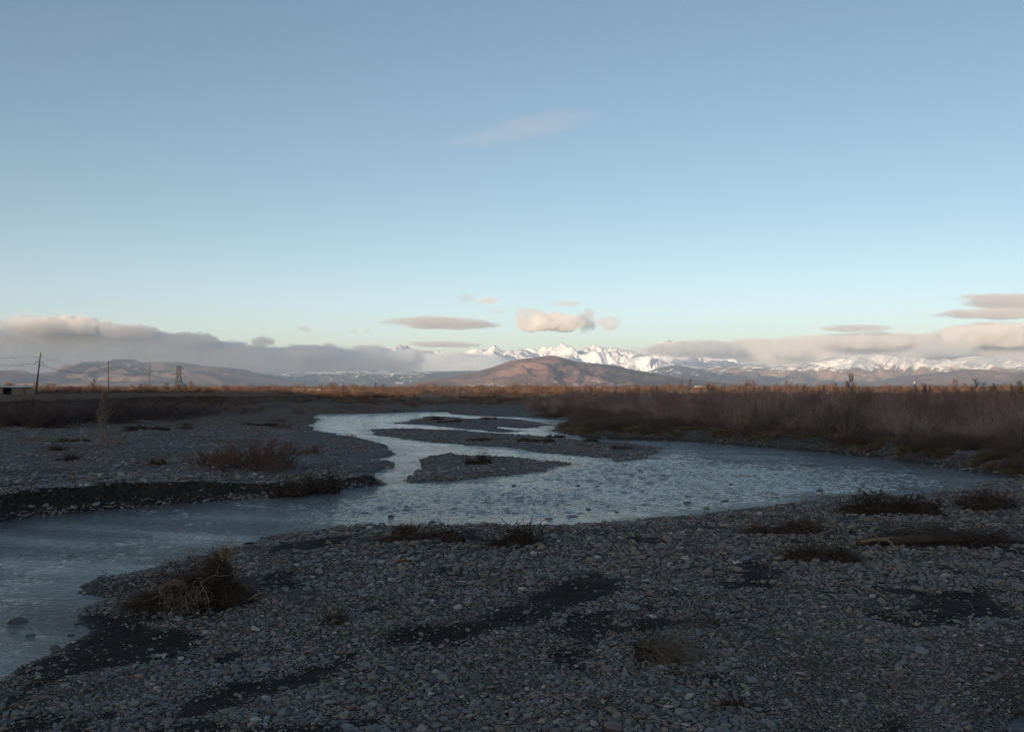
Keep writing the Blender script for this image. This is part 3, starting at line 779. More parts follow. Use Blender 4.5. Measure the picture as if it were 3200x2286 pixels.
def shrub_meshes(seed, h, spread, stems, twigs, base=.25, m_stem=None, m_twig=None, r=.018, tr=.008, lean=.9, fine=.9):
    rs = np.random.default_rng(seed)
    a = rs.random(stems) * 2 * math.pi; q = np.sqrt(rs.random(stems))
    s0 = np.stack([np.cos(a) * q * base, np.sin(a) * q * base, np.full(stems, -.08)], -1)
    d0 = np.stack([np.cos(a) * q * spread, np.sin(a) * q * spread, np.full(stems, lean)], -1) + .12 * rs.normal(size=(stems, 3))
    L = h * (1.05 - .35 * q) * rs.uniform(.7, 1.05, stems)
    P = strands(stems, s0, d0, L, 6, .10, -.05, rs)
    me1 = strand_mesh('stems', P, taper(stems, 6, r, r * .3), m_stem)
    N = stems * twigs
    Q = np.repeat(P, twigs, 0)
    p, d = along(Q, rs.uniform(.12, .97, N))
    d1 = norm(d + .8 * rs.normal(size=(N, 3)) + np.array([0, 0, .2]))
    T1 = strands(N, p, d1, h * fine * rs.uniform(.10, .30, N), 4, .14, -.04, rs)
    p2, d2 = along(np.repeat(T1, 2, 0), rs.uniform(.2, .8, 2 * N))
    T2 = strands(2 * N, p2, norm(d2 + .75 * rs.normal(size=(2 * N, 3)) + np.array([0, 0, .1])), h * fine * rs.uniform(.05, .16, 2 * N), 4, .14, 0, rs)
    TT = np.concatenate([T1, T2])
    me2 = strand_mesh('twigs', TT, taper(len(TT), 4, tr, tr * .45), m_twig)
    return me1, me2

def tree_meshes(seed, h, crown, limbs, twigs, m_stem, m_twig, r=.09, tr=.02, up=1.2, clear=.2):
    rs = np.random.default_rng(seed)
    tr_ = strands(1, np.array([[0, 0, -.1]]), np.array([[.04 * rs.normal(), .04 * rs.normal(), 1.]]), np.array([h * .97]), 9, .05, 0, rs)
    Q = np.repeat(tr_, limbs, 0); t = clear + (1 - clear) * np.linspace(0, .97, limbs)
    p, d = along(Q, t)
    a = rs.random(limbs) * 2 * math.pi
    L = crown * (1.1 - .75 * (t - clear) / (1 - clear)) * rs.uniform(.7, 1.15, limbs)
    dd = np.stack([np.cos(a), np.sin(a), up * rs.uniform(.7, 1.3, limbs)], -1)
    Lb = strands(limbs, p, dd, L * np.sqrt(1 + up * up) * .75, 6, .13, -.08, rs)
    me1 = strand_mesh('trunk', np.concatenate([tr_]), taper(1, 9, r, r * .2), m_stem, 6)
    N = limbs * twigs
    p, d = along(np.repeat(Lb, twigs, 0), rs.uniform(.15, 1., N))
    T1 = strands(N, p, norm(d + .5 * rs.normal(size=(N, 3)) + np.array([0, 0, .3])), crown * rs.uniform(.2, .55, N), 6, .14, -.04, rs)
    V = np.concatenate([Lb, T1]); rad = np.concatenate([taper(limbs, 6, r * .35, tr), taper(N, 6, tr, tr * .4)])
    me2 = strand_mesh('crown', V, rad, m_twig)
    return me1, me2

def bark(name, c, var=.3, patch=0.):
    t = NT(name); r = t.n.new('ShaderNodeObjectInfo').outputs['Random']
    lo = tuple(x * (1 - var) for x in c); hi = tuple(x * (1 + var) for x in c)
    k = t.mix(r, lo, hi)
    if patch:                                            # stands of different willows
        k = t.mix(t.math('MULTIPLY', t.maprange(t.noise(.11, 2, .5, t.pos()), .42, .62), patch), k, (c[0] * .62, c[1] * .52, c[2] * .55))
    return t.bsdf(k, .85, None, .15)
b_grey = bark('willow_bark', (.40, .35, .31), .55, .5); b_twig = bark('willow_twig', (.262, .205, .187), .55, .6)
b_red = bark('red_twig', (.145, .108, .094), .3); b_pale = bark('pale_bark', (.19, .175, .155), .2)
b_shrub = bark('shrub_twig', (.165, .100, .084), .25); b_gold = bark('golden_twig', (.155, .098, .074), .35); b_rust = bark('rust_twig', (.115, .064, .047), .35)

willow = [shrub_meshes(100 + i, h, s, n, tw, b, b_grey, b_twig, .022, .010, fine=.95) for i, (h, s, n, tw, b) in enumerate(
    [(3.6, .62, 22, 13, .4), (3.3, .85, 20, 13, .45), (3.9, .5, 22, 13, .4), (3.0, 1.05, 20, 13, .45), (3.5, .75, 24, 12, .6), (2.6, 1.1, 20, 13, .4)])]
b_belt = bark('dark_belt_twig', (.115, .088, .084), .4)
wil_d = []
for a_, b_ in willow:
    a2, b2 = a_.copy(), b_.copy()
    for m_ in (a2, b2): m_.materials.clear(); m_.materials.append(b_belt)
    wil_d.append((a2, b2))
lowb = [shrub_meshes(130 + i, h, s, n, tw, b, b_shrub, b_shrub, .011, .0075, .75) for i, (h, s, n, tw, b) in enumerate(
    [(1.5, .9, 40, 10, .6), (1.2, 1.2, 44, 9, .8), (1.8, .7, 36, 11, .5)])]
farb = [shrub_meshes(150 + i, h, s, n, tw, b, b_rust if i % 2 else b_gold, b_rust if i % 2 else b_gold, .03, .02, 1.) for i, (h, s, n, tw, b) in enumerate(
    [(3.0, .55, 22, 7, .8), (2.2, .9, 22, 7, .9), (3.6, .45, 20, 8, .7), (1.6, 1.1, 24, 6, .9)])]
sap = [tree_meshes(170 + i, h, c, l, tw, b_pale, b_twig, .035, .009, 1.6, .12) for i, (h, c, l, tw) in enumerate([(4.0, .9, 34, 12), (4.6, .8, 36, 12), (3.6, 1.1, 30, 12)])]
fart = [tree_meshes(180 + i, h, c, l, tw, b_rust, b_gold if i % 2 else b_rust, .11, .035, up, .12) for i, (h, c, l, tw, up) in enumerate(
    [(8.5, 1.5, 26, 9, 2.2), (7.0, 2.6, 24, 10, .9), (9.5, 1.3, 28, 9, 2.6), (6.0, 2.3, 22, 10, 1.1), (7.5, 1.9, 24, 9, 1.5)])]

def two_part(name, meshes, child, loc, rz, s, **kw):
    o = empty(name, loc, rz, **kw); o.scale = s if hasattr(s, '__len__') else (s, s, s)
    obj('trunk' if child == 'crown' else 'stems', meshes[0], o); obj(child, meshes[1], o)
    return o

# --- a scattering of instances through geometry nodes, for what nobody could count
def scatter(name, sources, pts, idx, rot, scl, parent=None, **kw):
    """sources: list of lists of (mesh); each source becomes one joined instance"""
    src = bpy.data.collections.new(name + '_source')
    for i, mm in enumerate(sources):
        o = bpy.data.objects.new('%s_source_%03d' % (name, i), mm); src.objects.link(o)
    me = bpy.data.meshes.new(name); me.vertices.add(len(pts)); me.vertices.foreach_set('co', np.asarray(pts, np.float32).ravel()); me.update()
    attr(me, 'pick', idx, 'INT'); attr(me, 'rot', rot, 'FLOAT_VECTOR'); attr(me, 'scl', scl, 'FLOAT_VECTOR')
    o = obj(name, me, parent, **kw)
    ng = bpy.data.node_groups.new(name + '_scatter', 'GeometryNodeTree')
    ng.interface.new_socket('Geometry', in_out='INPUT', socket_type='NodeSocketGeometry'); ng.interface.new_socket('Geometry', in_out='OUTPUT', socket_type='NodeSocketGeometry')
    N = ng.nodes; Lk = ng.links.new
    gi, go = N.new('NodeGroupInput'), N.new('NodeGroupOutput'); inst = N.new('GeometryNodeInstanceOnPoints'); ci = N.new('GeometryNodeCollectionInfo')
    ci.inputs['Collection'].default_value = src; ci.inputs['Separate Children'].default_value = True; ci.inputs['Reset Children'].default_value = True
    inst.inputs['Pick Instance'].default_value = True
    def na(nm, ty):
        a = N.new('GeometryNodeInputNamedAttribute'); a.data_type = ty; a.inputs[0].default_value = nm; return a.outputs[0]
    Lk(gi.outputs[0], inst.inputs['Points']); Lk(ci.outputs[0], inst.inputs['Instance']); Lk(na('pick', 'INT'), inst.inputs['Instance Index'])
    Lk(na('rot', 'FLOAT_VECTOR'), inst.inputs['Rotation']); Lk(na('scl', 'FLOAT_VECTOR'), inst.inputs['Scale']); Lk(inst.outputs[0], go.inputs[0])
    md = o.modifiers.new('scatter', 'NODES'); md.node_group = ng
    return o

def join_meshes(name, ms):
    vs, fs, off, mi, mats = [], [], 0, [], []
    for m in ms:
        v = np.empty(len(m.vertices) * 3, np.float32); m.vertices.foreach_get('co', v); v = v.reshape(-1, 3)
        f = np.empty(len(m.loops), np.int32); m.loops.foreach_get('vertex_index', f); f = f.reshape(len(m.polygons), -1)
        if m.materials[0] not in mats: mats.append(m.materials[0])
        vs.append(v); fs.append(f + off); off += len(v); mi.append(np.full(len(f), mats.index(m.materials[0]), np.int32))
    r = mesh_from(name, np.concatenate(vs), np.concatenate(fs))
    for m in mats: r.materials.append(m)
    r.polygons.foreach_set('material_index', np.concatenate(mi)); r.update()
    return r

def heights(x, y): return height(np.asarray(x), np.asarray(y))
ORD = ['first', 'second', 'third', 'fourth', 'fifth', 'sixth', 'seventh', 'eighth', 'ninth', 'tenth', 'eleventh', 'twelfth', 'thirteenth', 'fourteenth', 'fifteenth', 'sixteenth', 'seventeenth',
       'eighteenth', 'nineteenth', 'twentieth', 'twenty-first', 'twenty-second', 'twenty-third', 'twenty-fourth', 'twenty-fifth', 'twenty-sixth', 'twenty-seventh', 'twenty-eighth', 'twenty-ninth', 'thirtieth']

# --- thicket on the right bank
jo_w = [join_meshes('willow_source', w) for w in willow]; jo_s = [join_meshes('sapling_source', w) for w in sap]
jo_l = [join_meshes('brush_source', shrub_meshes(140 + i, h, s_, n, tw, b, b_red, b_red, .011, .007, .75)) for i, (h, s_, n, tw, b) in enumerate([(1.5, .9, 40, 10, .6), (1.2, 1.2, 44, 9, .8), (1.8, .7, 36, 11, .5)])]; jo_f = [join_meshes('far_brush_source', w) for w in farb]
cand_y = 58 + 250 * rng.random(40000) ** 1.25
cand_x = 3 + rng.random(40000) * (cand_y * .72)
_, ld, _ = heights(cand_x, cand_y)
uu, vv = project(cand_x, cand_y, np.full(cand_x.shape, 1.2))
setb = np.interp(uu, [1400, 1700, 1770, 1800, 2060, 2120, 2300, 2700, 2900, 3100, 3400], [1.5, 1.5, 2, 7, 13, 7, 3.5, 3, 3.5, 5, 7])
right_side = inside(cand_x, cand_y, np.concatenate([wr, [(400, 60), (400, 400), (-23, 400)]]))
ok = right_side & (ld > setb) & (fbm(cand_x * .06, cand_y * .05, 3, 301) > -.62) & (rng.random(40000) < np.interp(cand_y, [60, 110, 200, 310], [1., .62, .34, .25]))
cand_x, cand_y, cl_, uu = cand_x[ok], cand_y[ok], (ld - setb)[ok], uu[ok]
# keep apart
def thin(x, y, rad, order):
    cell, keep = {}, []
    for i in order:
        r = rad[i]; k = (int(x[i] // 2), int(y[i] // 2)); good = True
        for a in (-1, 0, 1):
            for b in (-1, 0, 1):
                for j in cell.get((k[0] + a, k[1] + b), ()):
                    if (x[i] - x[j]) ** 2 + (y[i] - y[j]) ** 2 < r * r: good = False; break
        if good: cell.setdefault(k, []).append(i); keep.append(i)
    return np.array(keep)
kp = thin(cand_x, cand_y, np.where(cand_y < 110, 1.55, 1.95), np.argsort(cl_))
cand_x, cand_y, cl_, uu = cand_x[kp], cand_y[kp], cl_[kp], uu[kp]
cz = heights(cand_x, cand_y)[0]
front = np.where((cl_ < 1.8) & (uu > 1380) & (uu < 3230))[0]
front = front[np.argsort(cand_y[front])][:150]
isf = np.zeros(len(cand_x), bool); isf[front] = True
hs = (1 + .24 * np.clip(fbm(cand_x * .10, cand_y * .06, 3, 303), -1, 1)) * np.where(cand_y < 90, .90, np.where(cand_y < 150, .98, .82)) * rng.uniform(.78, 1.12, len(cand_x)) * np.where(uu < 1760, .72, 1)
seq = front[np.argsort(uu[front])]
for n_, i in enumerate(seq):
    s = hs[i] * (.92 if cl_[i] > .7 else .72)
    r = R.random()
    where = 'above the gravel shore' if uu[i] > 2870 else 'on the earth bank' if uu[i] > 2100 else 'by the grassy bank' if uu[i] > 1770 else 'behind the far islands'
    if r < .24 and uu[i] > 2100:
        o = two_part('sapling', sap[n_ % 3], 'crown', (cand_x[i], cand_y[i], cz[i]), R.random() * 6.3, s * .8, cat='tree', group='bare saplings on the right bank')
        kind = 'thin pale stemmed sapling'
    else:
        v_ = n_ % 6
        o = two_part('willow_shrub', willow[v_], 'twigs', (cand_x[i], cand_y[i], cz[i]), R.random() * 6.3, (s * R.uniform(.85, 1.2), s * R.uniform(.85, 1.2), s), cat='shrub', group='bare willow shrubs on the right bank')
        kind = ('tall ' if s > .9 else 'low ' if s < .66 else 'mid sized ') + ['bushy', 'spreading', 'narrow upright', 'wide', 'dense', 'open fan shaped'][v_] + ' bare willow'
    o['_k'] = kind; o['_w'] = where
groups = {}
for o in [o for o in COL.objects if '_k' in o]: groups.setdefault((o['_k'], o['_w']), []).append(o)
for (k_, w_), os_ in groups.items():
    os_.sort(key=lambda o: project(*o.location)[0])
    for j, o in enumerate(os_):
        o['label'] = '%s %s%s' % (k_, w_, '' if len(os_) == 1 else ', ' + ORD[min(j, 29)] + ' from the left')
        del o['_k']; del o['_w']
rest = ~isf
nr = rest.sum()
pick = rng.integers(0, 6, nr); pick = np.where(rng.random(nr) < .10, 6 + rng.integers(0, 3, nr), pick)
sc3 = hs[rest][:, None] * np.stack([rng.uniform(.85, 1.2, nr), rng.uniform(.85, 1.2, nr), np.ones(nr)], -1)
# undergrowth among and before the stems
un = 30000; uy = 58 + 150 * rng.random(un) ** 1.2; ux = 3 + rng.random(un) * uy * .72
uz, ul, _ = heights(ux, uy)
k_ = inside(ux, uy, np.concatenate([wr, [(400, 60), (400, 400), (-23, 400)]])) & (ul > 1.3) & (ul < 16) & (fbm(ux * .2, uy * .2, 3, 307) > .05)
ux, uy, uz = ux[k_][:2600], uy[k_][:2600], uz[k_][:2600]; nu = len(ux)
usc = rng.uniform(.45, 1.0, nu)[:, None] * np.array([1.2, 1.2, .8])
scatter('undergrowth', jo_l, np.stack([ux, uy, uz - .03], -1), rng.integers(0, 3, nu), np.stack([np.zeros(nu), np.zeros(nu), rng.random(nu) * 6.3], -1), usc, kind='stuff', label='low brown undergrowth along the edge of the thicket')
scatter('thicket', jo_w + jo_s, np.stack([cand_x[rest], cand_y[rest], cz[rest]], -1), pick, np.stack([np.zeros(nr), np.zeros(nr), rng.random(nr) * 6.3], -1), sc3,
        kind='stuff', label='dense dark thicket of bare willows behind the right bank')

# --- the sunlit brush plain behind, and the dark brush in front of it
def zone(n, y0, y1, pw, ufun):
    y = y0 + (y1 - y0) * rng.random(n) ** pw; x = (rng.random(n) * 1.5 - .75) * (y + 20)
    return x, y
xs_, ys_, ss_, pk_ = [], [], [], []
for n, y0, y1, sc_, lo, hi in [(1900, 215, 330, .62, 0, 2), (5200, 310, 520, .85, 0, 4), (4200, 500, 1000, 1.15, 0, 4), (2600, 950, 2400, 1.8, 0, 4)]:
    x, y = zone(n, y0, y1, 1.2, None)
    d = fbm(x * .012, y * .006, 4, 311)
    k = d > (-.02 if y0 < 400 else -.15 if y0 < 1000 else -.3)
    if y0 == 215: k &= (x < .02 * y) & (d > .02)
    k &= ~((inside(x, y, TERR_POLY)) & (y < 245))
    u_, _ = project(x, y, y * 0)
    left_low = np.where(inside(x, y, TERR_POLY), .62, 1.)
    xs_.append(x[k]); ys_.append(y[k]); ss_.append((sc_ * rng.uniform(.45, 1.3, n) * np.where(rng.random(n) < .07, 1.7, 1.) * left_low * (1 + .45 * np.clip(d, -1, 1)))[k]); pk_.append(rng.integers(lo, hi, k.sum()) if y0 > 215 else 4 + rng.integers(0, 3, k.sum()))
X_, Y_, S_, K_ = map(np.concatenate, (xs_, ys_, ss_, pk_)); Z_ = heights(X_, Y_)[0]
n_ = len(X_)
scatter('brush', jo_f + jo_l, np.stack([X_, Y_, Z_ - .05], -1), K_, np.stack([np.zeros(n_), np.zeros(n_), rng.random(n_) * 6.3], -1), np.stack([S_ * 1.25, S_ * 1.25, S_ * .8], -1),
        kind='stuff', label='sunlit orange brush covering the plain')

# --- single trees standing above the brush on the skyline: (picture x of the trunk, picture y of the top, distance, kind)
SKY = [(2070,1214,330,0),(2090,1196,340,1),(2125,1190,360,4),(2150,1186,360,4),(2185,1210,380,3),(2235,1208,400,0),(2320,1206,420,2),(1960,1207,330,0),(1770,1205,320,2),(1690,1214,420,1),(1430,1210,430,1),(1490,1212,460,3),
       (2420,1200,330,3),(2452,1190,330,0),(2475,1202,330,4),(2500,1205,330,4),(2562,1202,360,1),(2640,1205,400,3),(2666,1168,300,2),(2682,1203,310,0),(2702,1204,330,4),(2735,1208,350,2),(2770,1205,330,0),(2805,1206,330,4),(2822,1208,340,3),
       (2868,1208,330,4),(2885,1206,330,0),(2955,1206,330,1),(2972,1186,300,0),(2990,1186,310,2),(3046,1204,330,2),(3066,1204,330,0),(3190,1194,260,1),
       (115,1196,330,1),(290,1186,330,1),(150,1200,330,3),(600,1192,330,1),(580,1200,330,3),(560,1202,330,3),(905,1204,430,0),(810,1208,360,1),(868,1214,420,2),(710,1210,330,3),(30,1200,330,3),(460,1206,330,3)]
SKY += [(R.uniform(2080, 3240), R.uniform(1198, 1216), R.uniform(275, 345), R.randrange(5)) for _ in range(60)] + [(R.uniform(1300, 2060), R.uniform(1208, 1219), R.uniform(330, 420), R.randrange(5)) for _ in range(12)] + [(R.uniform(20, 1260), R.uniform(1196, 1211), R.uniform(330, 440), R.randrange(5)) for _ in range(22)]
SKY.sort()
for j, (u, v, d, k) in enumerate(SKY):
    x, y, zt = at_depth(u, v, d); z0 = gz(x, y)
    hh = [8.5, 7., 9.5, 6., 7.5][k]; s = max(.3, (zt - z0) / hh)
    kind = ['slim bare poplar', 'round crowned bare tree', 'tall thin bare poplar', 'short bushy bare tree', 'vase shaped bare tree'][k]
    nb = SKY[j - 1][0] if j else None
    o = two_part('bare_tree', fart[k], 'crown', (x, y, z0), R.random() * 6.3, (s * 1.15 * max(1, .7 / s if s < .7 else 1), s * 1.15, s), cat='tree', group='bare trees on the skyline')
    side = 'left of the poles' if u < 130 else 'among the poles' if u < 640 else 'left of the brown hill' if u < 1200 else 'below the brown hill' if u < 2040 else 'around the pale tower house' if u < 2250 else 'below the snow hills' if u < 2600 else 'right of the snow dome'
    same = [t for t in SKY if t[3] == k and ('left of the poles' if t[0] < 130 else 'among the poles' if t[0] < 640 else 'left of the brown hill' if t[0] < 1200 else 'below the brown hill' if t[0] < 2040 else 'around the pale tower house' if t[0] < 2250 else 'below the snow hills' if t[0] < 2600 else 'right of the snow dome') == side]
    o['label'] = kind + ' on the skyline ' + side + ('' if len(same) == 1 else ', %s from the left' % ORD[same.index((u, v, d, k))])

# --- shrubs of the left bank
def plant(name, meshes, child, u, v, z, s, label, cat='shrub', group=None, rz=None, wide=1.):
    x, y = on_plane(u, v, z); zz = gz(x, y)
    x, y = on_plane(u, v, zz); zz = gz(x, y)
    return two_part(name, meshes, child, (x, y, zz), R.random() * 6.3 if rz is None else rz, (s * wide, s * wide, s), label=label, cat=cat, group=group)
lt = tree_meshes(190, 4.2, .72, 52, 12, bark('sapling_bark', (.24, .205, .175)), bark('light_twig', (.19, .155, .135)), .06, .014, 2.6, .22)
plant('sapling', lt, 'crown', 318, 1388, 1., .98, 'pale slender sapling standing alone on the left gravel bar', 'tree')
plant('willow_shrub', willow[1], 'twigs', 340, 1389, 1., .70, 'bushy bare shrub at the foot of the lone pale sapling', wide=1.3)
for u, v, s, k, lab in [(800,1478,1.5,0,'reddish bare shrub at the top of the left cut bank, largest there'),(745,1470,1.2,1,'low brown shrub just left of the largest reddish shrub'),(850,1492,1.2,2,'reddish shrub just right of the largest reddish shrub'),
        (660,1452,1.05,1,'low tawny shrub near the middle of the left gravel bar'),(690,1445,.7,0,'small tawny shrub touching the low tawny one'),(980,1418,.6,0,'small grey shrub near the gravel spit'),(935,1428,.55,1,'small spreading shrub left of the gravel spit'),
        (1092,1364,.5,1,'tiny dark shrub on the water edge of the left bar'),(905,1530,.8,1,'dark shrub clinging to the cut bank beside the clod'),(850,1545,.75,1,'dark shrub drooping over the water at the cut bank')]:
    plant('low_shrub', lowb[k], 'twigs', u, v, 1., s, lab, group='low shrubs on the left bar', wide=1.2)
lb_ = []
for j in range(49):
    u = 6 + j * 16.6 + R.uniform(-8, 8); v = np.interp(u, [0, 150, 300, 500, 650, 760, 820], [1330, 1335, 1322, 1316, 1298, 1290, 1286]) + R.uniform(-14, 4)
    s = np.interp(u, [0, 250, 560, 640, 820], [.95, 1.12, 1.08, .72, .5]) * R.uniform(.8, 1.15)
    lb_.append((u, v, s))
for j, (u, v, s) in enumerate(lb_):
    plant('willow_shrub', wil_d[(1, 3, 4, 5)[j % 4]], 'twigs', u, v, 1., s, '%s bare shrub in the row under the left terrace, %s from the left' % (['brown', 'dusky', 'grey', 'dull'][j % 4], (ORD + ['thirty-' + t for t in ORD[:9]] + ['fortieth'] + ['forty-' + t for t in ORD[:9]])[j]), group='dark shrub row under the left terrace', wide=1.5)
for j, (u, v, s, lab) in enumerate([(930,1292,.8,'dark round shrub at the upstream end of the left bar'),(1080,1258,.9,'dark shrub on the far flat left of the pair'),(1150,1257,1.1,'dark shrub on the far flat right of the pair'),(1290,1262,1.2,'wide dark shrub on the far flat before the islands'),(1350,1264,1.1,'dark shrub near the upstream bend of the water'),
        (530,1322,.55,'flat brown bush mat on the left bar below the poles'),(580,1330,.5,'dark low bush mat right of the flat brown one'),(870,1318,.7,'low dark bush upstream on the left bar'),(890,1334,.6,'low dark bush just below the upstream one')]):
    plant('low_shrub', lowb[j % 3], 'twigs', u, v, 1., s, lab, group='dark shrubs on the far flat', wide=1.5)

# --- dry grass along the top of the right bank and on the terrace edge
def tuft(seed, n, h, spread, mat):
    rs = np.random.default_rng(seed); a = rs.random(n) * 6.28; q = np.sqrt(rs.random(n))
    s0 = np.stack([np.cos(a) * q * .16, np.sin(a) * q * .16, np.full(n, -.02)], -1)
    return strand_mesh('tuft', strands(n, s0, np.stack([np.cos(a) * q * spread, np.sin(a) * q * spread, np.ones(n)], -1), h * rs.uniform(.5, 1.1, n), 5, .1, .12, rs), taper(n, 5, .005, .0015), mat)
b_straw = bark('dry_straw', (.235, .178, .118), .3); b_straw2 = bark('grey_straw', (.15, .125, .095), .3)
tufts = [tuft(200 + i, 70, h, s, b_straw if i % 3 else b_straw2) for i, (h, s) in enumerate([(.5, .8), (.6, .7), (.45, 1.1), (.7, .6)])]
gx_, gy_ = [], []
for pts, w0, w1, n in [(wr[8:22], .6, 4.5, 5200), (wr[8:15], 2, 14, 5200), (TERR, -.2, 2.2, 900)]:
    i = rng.integers(0, len(pts) - 1, n); t = rng.random(n)[:, None]
    p = pts[i] * (1 - t) + pts[i + 1] * t; e = norm(pts[i + 1] - pts[i]); nn = np.stack([-e[:, 1], e[:, 0]], -1)
    nn *= np.sign(nn[:, 1:2]); p = p + nn * (w0 + (w1 - w0) * rng.random(n)[:, None] ** 1.3)
    gx_.append(p[:, 0]); gy_.append(p[:, 1])
gx_, gy_ = np.concatenate(gx_), np.concatenate(gy_)
gzz, gl, _ = heights(gx_, gy_)
k = (gl > .7) & (fbm(gx_ * .3, gy_ * .3, 3, 331) > -.25)
gx_, gy_, gzz = gx_[k], gy_[k], gzz[k]; n_ = len(gx_)
sg = rng.uniform(.6, 1.25, n_) * .85
scatter('grass', tufts, np.stack([gx_, gy_, gzz], -1), rng.integers(0, 4, n_), np.stack([rng.normal(0, .12, n_), rng.normal(0, .12, n_), rng.random(n_) * 6.3], -1), np.stack([sg * 1.3, sg * 1.3, sg * .8], -1), kind='stuff', label='tawny dry grass fringing the right bank')
# ------------------------------------------------------------------ river cobbles
def cobble(seed):
    import bmesh
    rs = np.random.default_rng(seed)
    bm = bmesh.new(); bmesh.ops.create_icosphere(bm, subdivisions=4 if seed < 0 else 3, radius=.5)
    v = np.array([p.co[:] for p in bm.verts])
    # rounded block: a squashed sphere with a few soft flats, then gentle lumps
    for _ in range(rs.integers(2, 6)):
        d = rs.normal(size=3); d /= np.linalg.norm(d); h = rs.uniform(.22, .42)
        s = v @ d; ex = np.maximum(s - h, 0); v -= np.outer(ex * .8, d)
    v *= np.array([1, rs.uniform(.6, .9), rs.uniform(.30, .62)])
    n = fbm(v[:, 0] * 2.2 + seed, v[:, 1] * 2.2 + v[:, 2] * 3.1, 3, seed + 400)
    v *= (1 + .07 * n)[:, None]
    for p, c in zip(bm.verts, v): p.co = c
    me = bpy.data.meshes.new('cobble'); bm.to_mesh(me); bm.free()
    me.polygons.foreach_set('use_smooth', np.ones(len(me.polygons), bool)); me.update()
    return me
NSH = 16
shapes = [cobble(i) for i in range(NSH)]
def stone_mat(name, c, var=.32):
    t = NT(name); oi = t.n.new('ShaderNodeObjectInfo').outputs['Random']
    P = t.coords('Object'); n = t.noise(7., 6, .7, P); n2 = t.noise(38., 3, .6, P)
    lo = tuple(x * (1 - var) for x in c); hi = tuple(x * (1 + var) for x in c)
    k = t.mix(t.math('ADD', t.math('MULTIPLY', oi, .75), t.math('MULTIPLY', n, .3)), lo, hi)
    k = t.mix(t.math('MULTIPLY', t.maprange(n2, .5, .75), .35), k, tuple(x * .55 for x in c))
    return t.bsdf(k, .68, t.bump(n2, .02, .5), .35)
SC_NAMES = ['blue grey', 'dark slate', 'greenish grey', 'tan', 'mauve', 'pale', 'rust brown']
SC_MATS = [stone_mat('stone_' + n.replace(' ', '_'), c) for n, c in zip(SC_NAMES, [(.178, .190, .198), (.100, .107, .113), (.165, .180, .168), (.21, .19, .16), (.195, .166, .168), (.36, .35, .335), (.145, .098, .080)])]
SC_P = [.37, .18, .17, .11, .12, .035, .015]
src_mesh = []
for s in shapes:
    for m in SC_MATS:
        c = s.copy(); c.materials.clear(); c.materials.append(m); src_mesh.append(c)

# where stones may lie: more and coarser ones where the photo shows them, few on the sand
M = 340000
su = rng.uniform(-260, 3460, M); sv = 1312 + (2330 - 1312) * rng.random(M) ** .85
x0, y0 = on_plane(su, sv, .42)
hz, hl, hb = heights(x0, y0)
x0, y0 = on_plane(su, sv, hz)           # second step: lands on the real ground
hz, hl, hb = heights(x0, y0)
sm = sand_mask(x0, y0) * (y0 < 52)
nearbar = (y0 < 60) & ~inside(x0, y0, np.concatenate([wl, [(-60, 250), (-300, 250), (-300, 40)]])) 
D = np.hypot(x0, y0)
fine = sstep(2250, 2650, su) * sstep(1850, 2000, sv)
coarse = np.exp(-((sv - 1700) / 140) ** 2) * sstep(500, 1100, su)
med = np.maximum(.047 * (1 - .4 * fine) * (1 + .7 * coarse), .0021 * D)
sz = med * np.exp(rng.normal(-.05, .50, M))
bigp = rng.random(M) < .013 * (1 - .75 * fine)
sz = np.where(bigp, med * rng.uniform(2.2, 4.6, M), sz)
sz = np.clip(sz, .022, np.where(y0 < 62, .40, .30))
clump = fbm(x0 * .5, y0 * .5, 3, 351)
prob = np.where(hl > 0, 1., .0)
prob = np.where((hl <= 0) & (hl > -1.0) & (y0 < 60), .22 * np.exp(hl * 1.6), prob)
prob *= 1 - .95 * sm
prob *= np.where((hb > .8) & (hz > .42), .3, 1.)
prob *= np.clip(.85 + .75 * clump, .10, 1.)
prob = np.where((hl <= 0) & (hl > -2.2) & (y0 >= 60), .16 * np.exp(hl * .9), prob)
prob = np.where(y0 > 62, prob * .8, prob)
prob = np.where((y0 > 150) | ((x0 > 8) & (y0 > 62) & (hl > 1.6)), 0, prob)
prob = np.where(inside(x0, y0, np.concatenate([wr, [(400, 60), (400, 400), (-23, 400)]])) & (hl > 1.5), 0, prob)
ok = rng.random(M) < prob
x0, y0, hz, hl, sz, sm, su, sv, D, hb = [a[ok] for a in (x0, y0, hz, hl, sz, sm, su, sv, D, hb)]
sz = np.where(sm > .5, np.minimum(sz, .24), sz)
# biggest first; a stone is dropped when it would sit inside a bigger one
order = np.argsort(-sz); cell, kp = {}, []
for i in order:
    cx, cy = int(x0[i] // .3), int(y0[i] // .3); good = True
    for a in (-1, 0, 1):
        for b in (-1, 0, 1):
            for j in cell.get((cx + a, cy + b), ()):
                r = .36 * (sz[i] + sz[j])
                if (x0[i] - x0[j]) ** 2 + (y0[i] - y0[j]) ** 2 < r * r: good = False; break
            if not good: break
        if not good: break
    if good: cell.setdefault((cx, cy), []).append(i); kp.append(i)
kp = np.array(kp)
x0, y0, hz, hl, sz, sm, su, sv, D, hb = [a[kp] for a in (x0, y0, hz, hl, sz, sm, su, sv, D, hb)]
n_ = len(x0)
shp = rng.integers(0, NSH, n_); colr = rng.choice(len(SC_MATS), n_, p=np.array(SC_P) / sum(SC_P))
